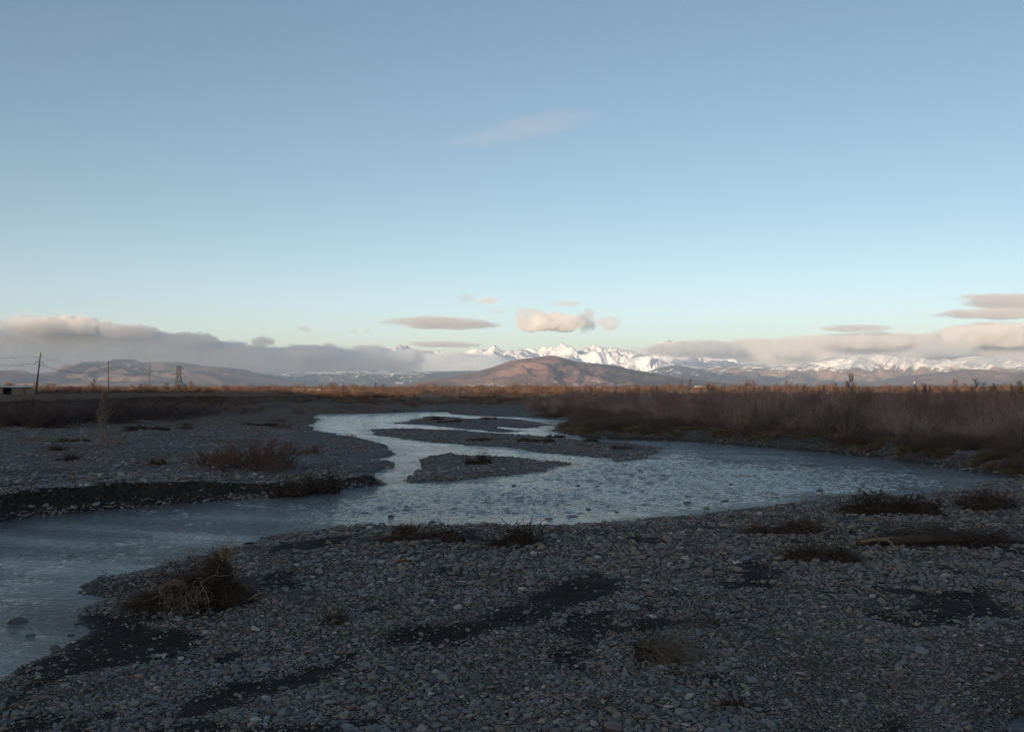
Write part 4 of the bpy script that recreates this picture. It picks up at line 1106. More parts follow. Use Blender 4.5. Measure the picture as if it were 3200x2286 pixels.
# the tan stones gather on the right half of the bar, as in the photo
tanmore = (rng.random(n_) < .22 * sstep(1500, 2400, su) * sstep(1900, 1700, sv)); colr = np.where(tanmore, 3, colr)
rot = np.stack([rng.normal(0, .16, n_), rng.normal(0, .16, n_), rng.random(n_) * 6.283], -1)
szv = sz[:, None] * np.stack([rng.uniform(.85, 1.2, n_), rng.uniform(.85, 1.1, n_), rng.uniform(.75, 1.15, n_)], -1)
zz = hz + sz * .10
appear = sz / D * np.where((su > 20) & (su < 3180) & (sv > 1560) & (sv < 2275), 1, 0) * (y0 < 50)
top = np.argsort(-appear)[:285]
MARKS = [('dry root clod', 590, 1850), ('dark sand patch', 1700, 1900), ('straw bundle', 2110, 2040), ('driftwood trunk', 2850, 1690), ('river edge', 1250, 1690), ('dead leafy root', 1040, 1935), ('right sand hollow', 3000, 1900), ('lower left sand', 760, 2140), ('left shore sand', 420, 1960), ('bottom edge of the view', 1900, 2230), ('right brush heap', 2560, 1640)]
names = {}
for i in top:
    d = [math.hypot((su[i] - a) * .7, sv[i] - b) for _, a, b in MARKS]; mk = MARKS[int(np.argmin(d))]
    du, dv = su[i] - mk[1], sv[i] - mk[2]
    rel = ('right of' if du > 0 else 'left of') if abs(du) > abs(dv) * 1.4 else ('in front of' if dv > 0 else 'behind')
    if mk[0].startswith('bottom'): rel = 'near'
    s_ = 'flat' if szv[i, 2] * np.ptp([0, .5]) < .42 * szv[i, 0] else 'rounded'
    names.setdefault('%s %s cobble %s the %s' % (SC_NAMES[colr[i]], s_, rel, mk[0]), []).append(i)
for nm, ids in names.items():
    ids.sort(key=lambda i: -appear[i])
    for j, i in enumerate(ids):
        o = bpy.data.objects.new('cobble', src_mesh[shp[i] * len(SC_MATS) + colr[i]]); COL.objects.link(o)
        o.location = (x0[i], y0[i], zz[i]); o.rotation_euler = rot[i]; o.scale = szv[i]
        tag(o, nm if len(ids) == 1 else ('largest ' if j == 0 else ORD[j] + ' largest ') + nm, 'cobble', 'big cobbles on the near gravel bar')
rest = np.ones(n_, bool); rest[top] = False
scatter('gravel', src_mesh, np.stack([x0, y0, zz], -1)[rest], (shp * len(SC_MATS) + colr)[rest], rot[rest], szv[rest], kind='stuff', label='grey river gravel and cobbles covering the bars')

# stones standing in the shallows, measured one by one
for u, v, s, c, lab in [(1605,1515,.42,1,'dark wet boulder in the rapids nearest the islands'),(1805,1516,.45,0,'grey boulder awash in the rapids below the long island'),(2007,1493,.5,1,'dark boulder breaking the smooth upper rapids'),(2118,1503,.42,1,'small dark boulder right of the smooth upper rapids'),
        (1868,1517,.36,1,'small dark rock awash mid river'),(2283,1511,.36,1,'dark rock tip far right in the rapids'),(2152,1570,.75,3,'long tan boulder standing in the near shallows'),(2148,1549,.4,1,'dark rock behind the long tan boulder'),(2265,1562,.5,3,'tan rock right of the long tan boulder'),
        (2210,1586,.5,3,'brown rock where the shallows meet the stones'),(1790,1610,.62,0,'grey round boulder in the calm near shallows'),(1715,1618,.5,0,'pale grey boulder left in the calm near shallows'),(1838,1588,.42,4,'reddish rock pair out in the shallows'),(1925,1597,.4,4,'mauve rock near the shallows edge'),
        (1706,1590,.34,1,'small black rock far out in the shallows'),(1220,1612,.5,1,'long flat dark rock awash left in the river'),(1268,1581,.36,1,'dark rock at the head of the gravel riffle'),(1320,1575,.45,1,'dark twin rock in the gravel riffle'),(1355,1628,.5,1,'dark rock pile at the left shallows'),
        (1530,1555,.3,1,'dark pebble rock in midstream'),(1570,1544,.34,1,'dark snag rock in midstream'),(1590,1600,.36,1,'black rock just off the near shore'),(68,1937,.75,1,'dark mossy boulder awash at the lower left'),(95,1980,.3,1,'small dark rock below the mossy boulder'),(175,2020,.38,1,'dark rock at the left sand edge'),
        (222,1978,.26,1,'low dark rock lapped by ripples'),(2560,1530,.55,1,'dark flat rock with ripples at the right'),(2432,1553,.4,0,'grey rock on the right shallows edge'),(2995,1490,.4,1,'dark rock in the calm right backwater'),(3035,1492,.45,1,'second dark rock in the calm right backwater'),(3060,1506,.5,1,'dark stone spit tip in the backwater')]:
    x, y = on_plane(u, v, .03)
    o = bpy.data.objects.new('boulder', src_mesh[R.randrange(NSH) * len(SC_MATS) + c]); COL.objects.link(o)
    o.location = (x, y, .0); o.rotation_euler = (R.uniform(-.15, .15), R.uniform(-.15, .15), R.uniform(-.5, .5)); s *= .66; o.scale = (s * 1.15, s * .8, s * R.uniform(.8, 1.05))
    tag(o, lab, 'boulder', 'boulders standing in the river')

# broken twigs and bark lying between the stones
nt_ = 900; tu = rng.uniform(-100, 3300, nt_); tv = 1600 + 680 * rng.random(nt_); tx, ty = on_plane(tu, tv, .45); th, tl, _ = heights(tx, ty); tx, ty = on_plane(tu, tv, th); th, tl, _ = heights(tx, ty)
k_ = (tl > .25) & (ty < 50) & (fbm(tx * .3, ty * .3, 3, 371) > -.1); tx, ty, th = tx[k_], ty[k_], th[k_]; nt_ = len(tx); ta = rng.random(nt_) * 6.283
S_t = strands(nt_, np.stack([tx, ty, th + .05], -1), np.stack([np.cos(ta), np.sin(ta), rng.normal(.05, .08, nt_)], -1), rng.uniform(.12, .6, nt_) * (1 + .02 * ty), 6, .16, .02)
obj('litter', strand_mesh('litter', S_t, taper(nt_, 6, .008, .003) * rng.uniform(.6, 1.6, (nt_, 1)), bark('litter_bark', (.15, .125, .10), .5)), kind='stuff', label='broken twigs and straw strewn between the stones')
# ------------------------------------------------------------------ flood debris on the gravel
soil = plain('clod_soil', (.040, .034, .029), .95, .4, 6., .1, .05)
b_root = bark('peeled_root', (.20, .165, .13), .2); b_dark = bark('dark_twig', (.062, .052, .045), .3); b_wood = bark('grey_driftwood', (.16, .14, .12), .2); b_tan = bark('tan_wood', (.24, .165, .10), .15)

def spot(u, v, z=.45):
    for _ in range(3):
        x, y = on_plane(u, v, z); z = gz(x, y)
    return x, y, z

def lump(name, parts, mat, parent, seed):
    """earthy lump: several overlapping displaced blobs, closed and solid"""
    import bmesh
    bm = bmesh.new()
    for c, r in parts:
        b2 = bmesh.ops.create_icosphere(bm, subdivisions=4, radius=1.)
        v = np.array([p.co[:] for p in b2['verts']])
        n = fbm(v[:, 0] * 2.1 + seed, v[:, 1] * 2.1 + v[:, 2] * 2.7, 5, seed)
        v = v * (1 + .22 * n)[:, None] * np.array(r) + np.array(c)
        for p, q in zip(b2['verts'], v): p.co = q
    me = bpy.data.meshes.new(name); bm.to_mesh(me); bm.free(); me.materials.append(mat)
    me.polygons.foreach_set('use_smooth', np.ones(len(me.polygons), bool))
    return obj(name, me, parent)

def surf(n, c, r, rs, up=True):
    d = norm(rs.normal(size=(n, 3)))
    if up: d[:, 2] = np.abs(d[:, 2])
    return np.array(c) + d * np.array(r), d

def heap(name, label, u, v, w, h, dep, seed, n_tw=260, n_gr=0, comb=(0, 0, 0), mat=None, gmat=None, L=.7, curl=.3, r=.014, spray=0, sol=True, group='flood debris on the gravel bars', cat='brush heap', z=None):
    rs = np.random.default_rng(seed)
    x, y, zz = spot(u, v) if z is None else (*on_plane(u, v, z), z)
    e = empty(name, (x, y, zz), label=label, cat=cat, group=group)
    c = (0, dep * .5, 0); rr = (w * .34, dep * .4, h * .62)
    blobs = [(c, rr)] + [((rs.uniform(-.48, .48) * w, dep * .5 + rs.uniform(-.3, .3) * dep, 0), (w * rs.uniform(.12, .24), dep * .3, h * rs.uniform(.35, .95))) for _ in range(5)]
    if sol: lump('soil', [(a, (b[0] * .78, b[1] * .78, b[2] * .72)) for a, b in blobs], soil, e, seed)
    def cover(n, ll, mt, nm, rad, cu):
        P0, D0 = [], []
        for k in range(len(blobs)):
            m = n // len(blobs) if k else n - (n // len(blobs)) * (len(blobs) - 1)
            p, d = surf(m, blobs[k][0], blobs[k][1], rs); P0.append(p); D0.append(d)
        p, d = np.concatenate(P0), np.concatenate(D0)
        t = norm(rs.normal(size=p.shape)); t = norm(t - (t * d).sum(1, keepdims=True) * d * .85)
        S = strands(len(p), p - d * .03, t * .8 + np.array(comb) + d * np.where(rs.random((len(p), 1)) < .35, 1.1, .25), ll * rs.uniform(.4, 1.1, len(p)), 7, cu, .16, rs, floor=.0)
        obj(nm, strand_mesh(nm, S, taper(len(p), 7, rad, rad * .4) * rs.uniform(.6, 1.5, (len(p), 1)), mt), e)
    if n_tw: cover(int(n_tw * .6), L, mat or b_dark, 'twigs', r, curl)
    if n_gr: cover(int(n_gr * .6), L * .8, gmat or b_straw2, 'dead_grass', .007, .2)
    if spray:
        a = rs.uniform(-.9, .9, spray); p = np.stack([rs.uniform(-.35, .1, spray) * w, dep * .5 + rs.normal(0, .12, spray), np.full(spray, h * .55)], -1)
        S = strands(spray, p, np.stack([a - .35, rs.normal(0, .3, spray), np.full(spray, .9)], -1), h * rs.uniform(.4, .9, spray), 6, .1, .05, rs)
        obj('spray', strand_mesh('spray', S, taper(spray, 6, .007, .002), b_red), e)
    return e

# the big root clod at the left
rs = np.random.default_rng(900)
x, y, z = spot(560, 1915)
clod = empty('root_clod', (x, y, z), label='large dark root clod draped in dry grass at the left shore', cat='root clod', group='flood debris on the gravel bars')
CB = [((.70, .8, .2), (.42, .45, 1.02)), ((.2, .75, .1), (.75, .5, .66)), ((-.55, .7, .0), (.75, .45, .34)), ((1.12, .65, .0), (.48, .4, .62)), ((1.5, .5, 0), (.3, .28, .28))]
lump('soil', [(a, (b[0] * .85, b[1] * .85, b[2] * .86)) for a, b in CB], soil, clod, 5)
P0, D0 = zip(*[surf(n, c, r, rs) for (c, r), n in zip(CB, (420, 620, 460, 260, 90))]); P0, D0 = np.concatenate(P0), np.concatenate(D0)
S = strands(len(P0), P0 - .04 * D0, np.array([-.55, -.2, .02]) + .5 * rs.normal(size=P0.shape) + D0 * np.where(rs.random((len(P0), 1)) < .3, .9, .3), rs.uniform(.3, .95, len(P0)), 8, .24, .15, rs, floor=.0)
obj('dry_grass', strand_mesh('dry_grass', S, taper(len(P0), 8, .0065, .002), bark('clod_grass', (.105, .078, .058), .3)), clod)
n = 130
p = np.stack([rs.uniform(-.4, .6, n), rs.uniform(.0, .3, n), rs.uniform(.2, .75, n)], -1)
S = strands(n, p, np.stack([rs.normal(0, .7, n), np.full(n, -.7), rs.normal(.05, .5, n)], -1), rs.uniform(.4, 1.1, n), 12, .5, .16, rs, floor=.0)
obj('roots', strand_mesh('roots', S, taper(n, 12, .014, .004) * rs.uniform(.6, 1.5, (n, 1)), bark('fine_roots', (.24, .20, .165), .25)), clod)
n = 110; p = np.array([.86, .72, 1.18]) + .06 * rs.normal(size=(n, 3))
S = strands(n, p, np.stack([rs.normal(.1, .5, n), rs.normal(0, .4, n), np.full(n, .8)], -1), rs.uniform(.2, .48, n), 6, .14, .08, rs)
obj('tuft', strand_mesh('tuft', S, taper(n, 6, .007, .002), b_straw), clod)
m = MB()
m.tube([(-.22, .1, .62), (-.16, -.05, .35), (-.24, -.1, .05)], [.02, .018, .012], 6); m.tube([(.45, .15, .72), (.62, -.02, .5), (.72, -.06, .28), (.66, -.1, .2)], [.026, .02, .018, .01], 6)
m.tube([(.15, .1, .6), (.2, -.16, .3), (.32, -.2, .05)], [.02, .02, .014], 6); m.tube([(.72, -.06, .28), (.8, -.1, .34)], [.014, .008], 5)
m.tube([(1.5, .35, .22), (1.75, .3, .38), (1.98, .2, .46)], [.035, .03, .018], 6)
m.build('branches', b_root, clod, True)

n = 46; p = np.stack([rs.uniform(-1., 1.3, n), rs.uniform(.2, .9, n), rs.uniform(.1, .8, n)], -1)
S = strands(n, p, rs.normal(size=(n, 3)) + np.array([0, -.4, .3]), rs.uniform(.3, .9, n), 8, .22, .05, rs, floor=.0)
obj('twigs', strand_mesh('twigs', S, taper(n, 8, .014, .004), b_dark), clod)
# straw bundle in the foreground
x, y, z = spot(2085, 2075)
e = empty('straw_bundle', (x, y, z), label='combed bundle of long dry straw on the foreground gravel', cat='straw bundle', group='flood debris on the gravel bars')
lump('soil', [((-.3, .3, .02), (.26, .22, .24)), ((.05, .22, .0), (.3, .18, .12))], soil, e, 15)
n = 330; p = np.stack([rs.uniform(-.5, .15, n), rs.uniform(.1, .5, n), rs.uniform(.05, .32, n)], -1)
S = strands(n, p, np.array([.85, -.35, .08]) + .36 * rs.normal(size=(n, 3)), rs.uniform(.35, 1.0, n), 9, .16, .07, rs, floor=.01)
obj('straw', strand_mesh('straw', S, taper(n, 9, .0085, .003), bark('bundle_straw', (.20, .175, .145), .35)), e)
n = 120; p = np.array([-.32, .3, .2]) + .13 * rs.normal(size=(n, 3))
S = strands(n, p, rs.normal(size=(n, 3)) + np.array([-.3, -.2, .2]), rs.uniform(.15, .42, n), 8, .3, .1, rs, floor=.0)
obj('roots', strand_mesh('roots', S, taper(n, 8, .008, .003), b_dark), e)

heap('grass_heap', 'flattened dead reeds with an upright dark tuft by the near shore', 1290, 1690, 2.6, .26, .9, 21, 160, 420, (-.7, 0, 0), b_dark, b_straw2, .8)
for u, v, n, hh, lab in [(1268,1683,170,.62,'upright dark tuft of dead reeds beside the near shore'),(1385,1685,120,.46,'smaller ragged tuft right of the upright dark one')]:
    x, y, z = spot(u, v); a = rs.random(n) * 6.28
    S = strands(n, np.stack([.16 * rs.normal(size=n), .12 * rs.normal(size=n), np.full(n, 0)], -1), np.stack([.5 * np.cos(a), .4 * np.sin(a), np.ones(n)], -1), hh * rs.uniform(.5, 1.1, n), 6, .13, .1, rs, floor=0.)
    o = obj('reed_tuft', strand_mesh('reed_tuft', S, taper(n, 6, .013, .004), b_dark), label=lab, cat='tuft', group='reed tufts by the near shore'); o.location = (x, y, z)
heap('twig_heap', 'brown tangle of twigs at the pebbly water edge in the middle', 1640, 1705, 2.0, .48, .8, 22, 420, 160, (0, 0, 0), b_dark, b_straw2, .8)
heap('brush_heap', 'low mound of brown brush left of the driftwood', 2490, 1672, 2.9, .55, 1.1, 23, 420, 420, (.2, 0, .1), b_red, b_straw2, .8)
heap('brush_heap', 'tall dark brush mound with a spray of twigs by the right water edge', 2790, 1606, 3.3, .85, 1.4, 24, 620, 260, (-.1, 0, 0), b_dark, b_straw2, 1.0, spray=90)
heap('brush_heap', 'reddish brush mound at the right edge by the backwater', 3150, 1592, 2.4, .75, 1.2, 25, 420, 240, (.1, 0, .1), b_red, b_straw2, .9, spray=40)
heap('brush_heap', 'flat dark mat of brush left of the reddish right edge mound', 3040, 1580, 1.9, .3, .8, 26, 260, 120, (0, 0, 0), b_dark, b_straw2, .8)
heap('grass_heap', 'round grey grass mound left of the pale peeled roots', 2510, 1752, 1.05, .48, .6, 27, 90, 620, (0, -.3, 0), b_dark, b_straw2, .7, .16)
heap('grass_heap', 'round grey grass mound touching the pale peeled roots', 2632, 1758, 1.0, .46, .6, 28, 90, 560, (.3, -.3, 0), b_dark, b_straw2, .7, .16)
heap('grass_clod', 'dark overhanging clod at the end of the left cut bank', 1000, 1533, 1.4, 1.05, 1.3, 29, 420, 240, (-.2, -.2, -.1), b_dark, b_straw2, .9, z=.15)
heap('grass_clod', 'ragged dark turf slumped over the left cut bank', 890, 1546, 1.8, .62, 1.0, 30, 420, 260, (-.1, -.4, -.2), b_dark, b_red, .8, z=.1)
heap('twig_heap', 'small dark twig heap on the middle island', 1480, 1452, 2.0, .5, 1.2, 31, 240, 90, (0, 0, 0), b_dark, b_straw2, .9)
heap('twig_heap', 'dark snag on the crest of the middle island', 1505, 1440, .7, .7, .5, 32, 140, 0, (0, 0, .2), b_dark, None, .7)
for j, (u, v, w, lab) in enumerate([(1500,1372,3.2,'dark brush patch on the left part of the long bar'),(1660,1378,4.0,'widest dark brush patch on the long bar'),(1740,1366,2.0,'small dark brush patch at the top edge of the long bar'),(1850,1380,2.2,'dark brush patch near the tip of the long bar'),
        (1942,1402,1.6,'reddish brush patch at the tip of the long bar'),(1360,1312,3.0,'brush patch on the left of the upper island'),(1405,1318,3.4,'dark brush patch in the middle of the upper island'),(1520,1310,3.0,'brush patch on the right of the upper island'),
        (165,1405,1.4,'flat dark tuft on the left bar beyond the lone sapling'),(218,1442,1.5,'small dark tuft alone on the left gravel'),(485,1452,1.2,'black root snag on the left gravel bar'),(440,1345,5.,'wide brown mat of twigs right of the lone sapling'),(580,1340,2.2,'dark stump of twigs right of the brown mat'),
        (225,1382,2.2,'tawny grass mat left of the lone sapling'),(800,1330,4.,'dark brush mat near the upstream flats')]):
    heap('brush_patch', lab, u, v, w, .42 if w < 3 else .5, w * .4, 40 + j, 160, 60, (0, 0, .1), b_red if j % 3 == 1 else b_dark, b_straw2, .9, r=.012, group='brush patches on the bars')
heap('twig_heap', 'dead leafy root lying on the stones below the clod', 1035, 1950, .45, .22, .3, 60, 140, 60, (.2, -.1, 0), b_dark, b_straw2, .4)
heap('grass_wisp', 'thin wisp of grey grass at the lower right of the sand', 2240, 1955, .7, .12, .3, 61, 30, 60, (.5, 0, 0), b_dark, b_straw2, .5, sol=False)
heap('grass_wisp', 'wisp of dark grass low at the lower right', 2290, 2215, .6, .1, .3, 62, 30, 60, (.5, 0, 0), b_dark, b_dark, .4, sol=False)

# driftwood trunk with its peeled roots
x, y, z = spot(2860, 1706)
t = empty('driftwood_tree', (x, y, z), label='long dark driftwood trunk with pale peeled roots and trailing twigs', cat='driftwood', group='flood debris on the gravel bars')
m = MB(); m.tube([(-1.9, -.15, .16), (-1.2, -.05, .2), (-.4, 0, .22), (.6, .15, .26), (1.7, .3, .24), (2.8, .4, .18), (3.7, .35, .1)], [.10, .13, .15, .17, .14, .1, .05], 10); m.build('trunk', plain('driftwood_bark', (.085, .070, .060), .95, .5, 9., .1, .03), t, True)
m = MB()
m.tube([(-1.9, -.15, .16), (-1.5, -.3, .26), (-1.1, -.4, .3), (-.95, -.45, .22), (-.9, -.6, .08), (-.55, -.75, .04)], [.05, .055, .06, .05, .045, .02], 8)
m.tube([(-1.45, -.3, .26), (-1.55, -.35, .42), (-1.42, -.4, .5), (-1.35, -.42, .34), (-1.3, -.5, .1)], [.035, .03, .028, .024, .012], 7); m.tube([(-1.1, -.4, .3), (-.9, -.35, .36), (-.6, -.4, .3)], [.035, .026, .012], 7)
m.build('peeled_root', b_root, t, True)
n = 420; p = np.stack([rs.uniform(-1.2, 2.6, n), rs.normal(.25, .16, n), rs.uniform(.12, .42, n)], -1)
S = strands(n, p, np.array([.9, .05, .0]) + .3 * rs.normal(size=(n, 3)), rs.uniform(.5, 1.6, n), 8, .1, .05, rs, floor=.01)
obj('twigs', strand_mesh('twigs', S, taper(n, 8, .009, .003), b_dark), t)
n = 260; p = np.stack([rs.uniform(-.9, 1.2, n), rs.normal(.5, .2, n), rs.uniform(.1, .5, n)], -1)
S = strands(n, p, np.array([-.3, -.1, .2]) + .6 * rs.normal(size=(n, 3)), rs.uniform(.3, .8, n), 7, .2, .1, rs, floor=.01)
obj('dead_grass', strand_mesh('dead_grass', S, taper(n, 7, .007, .002), b_straw2), t)
def stick(label, pts, r, mat, name='stick', z0=.03):
    m = MB(); P = []
    for u, v, dz in pts:
        x, y, z = spot(u, v); P.append((x, y, z + dz + z0))
    m.tube(P, list(np.linspace(r, r * .45, len(P))), 7)
    return m.build(name, mat, None, True, label=label, cat='stick', group='loose sticks on the near bar')
stick('bent tan branch left of the driftwood trunk', [(2620,1662,.12),(2590,1672,.1),(2555,1678,.06),(2546,1686,.1),(2560,1696,.02)], .04, b_root)
stick('short twisted pale branch beside the bent tan one', [(2612,1664,.14),(2622,1674,.2),(2614,1692,.03)], .025, b_root)
stick('pale straight stick on the fine gravel at right', [(2515,1902,.06),(2550,1908,.06),(2588,1912,.05)], .016, b_wood)
stick('thin grey twig near the right sand hollow', [(2788,1920,.08),(2815,1931,.04)], .012, b_wood)
stick('pale stick half buried at the left of the central sand', [(1178,1992,.02),(1205,1982,.08),(1232,1973,.14)], .024, b_wood)
stick('curved dark root on the pebbles at the bottom middle', [(1502,2226,.05),(1500,2246,.1),(1514,2262,.06),(1530,2290,.03)], .016, b_dark)
stick('long weathered branch trailing towards the right sand hollow', [(2625,1832,.06),(2690,1843,.1),(2745,1862,.05),(2780,1880,.02)], .03, b_wood)
stick('little twisted root on the dark left sand', [(424,1966,.1),(415,1975,.06),(416,1982,.02)], .018, b_root)
stick('thin tan stick among the lower left stones', [(95,2192,.05),(135,2191,.05),(172,2195,.04)], .014, b_wood)
# bits of rubbish
def crumple(name, label, u, v, w, d, h, mat, seed, cat='litter'):
    x, y, z = spot(u, v); g = np.linspace(-.5, .5, 14); A, B = np.meshgrid(g, g)
    Z = h * (.5 + .6 * fbm(A * 3 + seed, B * 3, 3, seed)); V = np.stack([A * w, B * d, np.maximum(Z, .005) + .02], -1).reshape(-1, 3)
    o = obj(name, mesh_from(name, V, grid_faces(14, 14), mat), label=label, cat=cat); o.location = (x, y, z); o.rotation_euler.z = R.uniform(-.4, .4)
    sm_ = o.modifiers.new('thickness', 'SOLIDIFY'); sm_.thickness = .006
crumple('plastic_scrap', 'torn orange plastic scrap among the pebbles', 1247, 1757, .34, .16, .09, plain('orange_plastic', (.36, .13, .02), .5, .2, 12), 3)
crumple('plastic_scrap', 'small green plastic scrap near the lower left stones', 444, 2086, .2, .09, .05, plain('green_plastic', (.02, .17, .06), .4, .2, 12), 5)
crumple('plastic_scrap', 'crumpled white plastic scrap on the middle cobbles', 2304, 1764, .2, .14, .10, plain('white_plastic', (.68, .68, .66), .5, .1, 12), 7)
crumple('plastic_scrap', 'crumpled pale plastic bag by the lower left cobbles', 506, 2058, .2, .14, .10, plain('pale_plastic', (.34, .34, .35), .4, .2, 12), 9)

# ------------------------------------------------------------------ poles, pylon, shed, huts on the terrace
conc = plain('pole_concrete', (.075, .072, .070), .9, .2, 3.); steel = plain('pole_steel', (.045, .045, .05), .6, .2, 5.); glass_ = plain('insulator_glass', (.06, .08, .08), .2, .2, 5.)
TOPS = []
def pole(label, ub, ut, vt, dist):
    x, y, _ = at_depth(ub, 1230, dist); z = gz(x, y); xt, _, zt = at_depth(ut, vt, dist); H = zt - z
    e = empty('utility_pole', (x, y, z), label=label, cat='utility pole', group='concrete utility poles on the left terrace')
    e.rotation_euler.y = math.atan2(xt - x, H)
    m = MB(); m.tube([(0, 0, -.4), (0, 0, H)], [.25, .15], 8); m.build('shaft', conc, e)
    za = H * .765; m = MB(); m.tube([(-1.05, 0, za + .05), (1.1, 0, za - .02)], .075, 6); m.build('crossarm', steel, e)
    for sx, zz in ((-1.05, za + .05), (1.1, za - .02), (.62, H * .955)):
        m = MB()
        if zz > za + 1: m.tube([(0, 0, zz + .02), (.45, 0, zz + .05), (.62, 0, zz - .05)], .04, 6)
        s = 1 if sx > 0 else -1
        m.tube([(sx - .02 * s, 0, zz - .02), (sx + .12 * s, 0, zz - .08), (sx + .14 * s, 0, zz - .32)], .035, 6); hk = m.build('hook', steel, e)
        m = MB(); m.tube([(sx + .14 * s, 0, zz - .3), (sx + .14 * s, 0, zz - .42), (sx + .14 * s, 0, zz - .62)], [.05, .08, .055], 8); m.build('insulator', glass_, hk)
    m = MB(); m.tube([(.0, 0, za - .28), (.0, 0, za + .32)], .17, 8); m.build('clamp', steel, e)
    a = e.rotation_euler.y; M_ = Matrix.Rotation(a, 3, 'Y'); TOPS.append([Vector((x, y, z)) + M_ @ Vector(q) for q in ((-1.19, 0, za - .5), (1.24, 0, za - .6), (.76, 0, H * .955 - .6))])
pole('leaning concrete utility pole at the far left by the shed', 112, 127, 1100, 263)
pole('upright concrete utility pole behind the lone pale sapling', 339, 338, 1126, 323)
pole('shortest upright utility pole left of the steel pylon', 467, 468, 1138, 372)
wire_m = plain('wire_metal', (.05, .05, .05), .6, .1, 2.)
left_off = [p + Vector((-70, -60, 1)) for p in TOPS[0]]
for a, b, w in ((left_off, TOPS[0], 'running out of view left of the leaning pole'), (TOPS[0], TOPS[1], 'sagging from the leaning pole to the second pole'), (TOPS[1], TOPS[2], 'sagging from the second pole to the shortest pole')):
    for k, nm in enumerate(('left arm', 'right arm', 'top')):
        m = MB(); m.tube([a[k].lerp(b[k], t) - Vector((0, 0, 1.6 * 4 * t * (1 - t))) for t in np.linspace(0, 1, 13)], .026, 4)
        m.build('power_wire', wire_m, label='thin %s wire %s' % (nm, w), cat='wire', group='wires between the utility poles')

# lattice pylon
x, y, _ = at_depth(558, 1213, 640); z = gz(x, y); H = at_depth(558, 1143, 640)[2] - z
e = empty('pylon', (x, y, z), label='dark steel lattice pylon right of the utility poles', cat='pylon')
k = H / 16.
def wd(t): return (2.6 * (1 - t / .62) + 1.05 * t / .62) if t < .62 else 1.05
lv = np.linspace(0, 1, 11)
for sx, sy in ((-1, -1), (1, -1), (1, 1), (-1, 1)):
    m = MB(); m.tube([(sx * wd(t) * k, sy * wd(t) * k, t * H) for t in lv], .15, 5); m.build('leg', steel, e)
m = MB(); cs = [(-1, -1), (1, -1), (1, 1), (-1, 1)]
for i in range(10):
    a, b = lv[i], lv[i + 1]
    for j in range(4):
        p, q = cs[j], cs[(j + 1) % 4]
        m.tube([(p[0] * wd(a) * k, p[1] * wd(a) * k, a * H), (q[0] * wd(b) * k, q[1] * wd(b) * k, b * H)], .07, 4)
        m.tube([(q[0] * wd(a) * k, q[1] * wd(a) * k, a * H), (p[0] * wd(b) * k, p[1] * wd(b) * k, b * H)], .07, 4)
        m.tube([(p[0] * wd(b) * k, p[1] * wd(b) * k, b * H), (q[0] * wd(b) * k, q[1] * wd(b) * k, b * H)], .07, 4)
m.build('bracing', steel, e)
for sg, tt_, ln in ((-1, .64, 3.9), (1, .64, 3.9), (1, .93, 3.4)):
    m = MB(); h0 = tt_ * H
    for sy in (-1, 1):
        m.tube([(sg * k, sy * k, h0), (sg * ln * k, 0, h0 + .1)], .11, 4); m.tube([(sg * k, sy * k, h0 + 1.1 * k), (sg * ln * k, 0, h0 + .1)], .09, 4)
    a_ = m.build('arm', steel, e); m = MB(); m.tube([(sg * ln * k, 0, h0), (sg * ln * k, 0, h0 - 1.2 * k)], .12, 6); m.build('insulator', glass_, a_)

# shed and board fence
boards = NT('weathered_boards'); cc = boards.coords('Object'); wv = boards.new('TexWave', ins={'Vector': cc, 'Scale': 2.2, 'Distortion': .6}); nn = boards.noise(3., 5, .6, cc)
boards.bsdf(boards.mix(boards.math('ADD', boards.math('MULTIPLY', wv.outputs[1], .5), boards.math('MULTIPLY', nn, .5)), (.07, .07, .07), (.17, .165, .16)), .9)
x0_, y0_, _ = at_depth(-70, 1230, 256); x1_, _, _ = at_depth(74, 1230, 256); z = gz(x1_, 256)
e = empty('shed', (x0_, 256, z), label='long low grey shed with metal roof and dark doorway', cat='shed'); L_ = x1_ - x0_; dx0 = at_depth(9, 1230, 256)[0] - x0_; dx1 = at_depth(37, 1230, 256)[0] - x0_
m = MB(); m.box((dx0 / 2, 0, .95), (dx0, .12, 1.9)); m.box(((dx1 + L_) / 2, 0, .9), (L_ - dx1, .12, 1.8)); m.box((L_ - .06, 2.1, .9), (.12, 4.06, 1.8)); m.box((.06, 2.1, .95), (.12, 4.06, 1.9)); m.box((L_ / 2, 4.2, .9), (L_, .12, 1.8)); m.box(((dx0 + dx1) / 2, 0, 1.76), (dx1 - dx0 - .01, .1, .24)); m.build('wall', boards.m, e)
m = MB(); m.box((L_ / 2, 2.0, 2.02), (L_ + .8, 5.2, .09), Matrix.Rotation(.014, 3, 'Y') @ Matrix.Rotation(.05, 3, 'X')); m.build('roof', plain('roof_tin', (.34, .36, .38), .45, .15, 1.), e)
m = MB(); m.box((dx0 + .12, -.02, .82), (.16, .16, 1.64)); m.box((dx1 - .12, -.02, .82), (.16, .16, 1.64)); m.build('door_frame', plain('dark_wood', (.03, .028, .026)), e)
m = MB(); m.box(((dx0 + dx1) / 2, 1.6, .8), (dx1 - dx0 + 1.2, .1, 1.6)); m.build('doorway', plain('doorway_shade', (.008, .008, .009)), e)  # near-black panel inside the opening stands in for the shade indoors
e2 = empty('board_fence', (x1_ + .3, 256, z), label='pale weathered board fence between the shed and the leaning pole', cat='fence')
fl = at_depth(111, 1230, 256)[0] - x1_ - .4
m = MB()
for i in range(10): m.box((fl * (i + .5) / 10, 0, .78 + .05 * math.sin(i * 2.1)), (fl / 10 - .02, .04, 1.5))
m.build('boards', boards.m, e2)
m = MB()
for i in range(4): m.box((fl * i / 3, .08, .8), (.1, .1, 1.7))
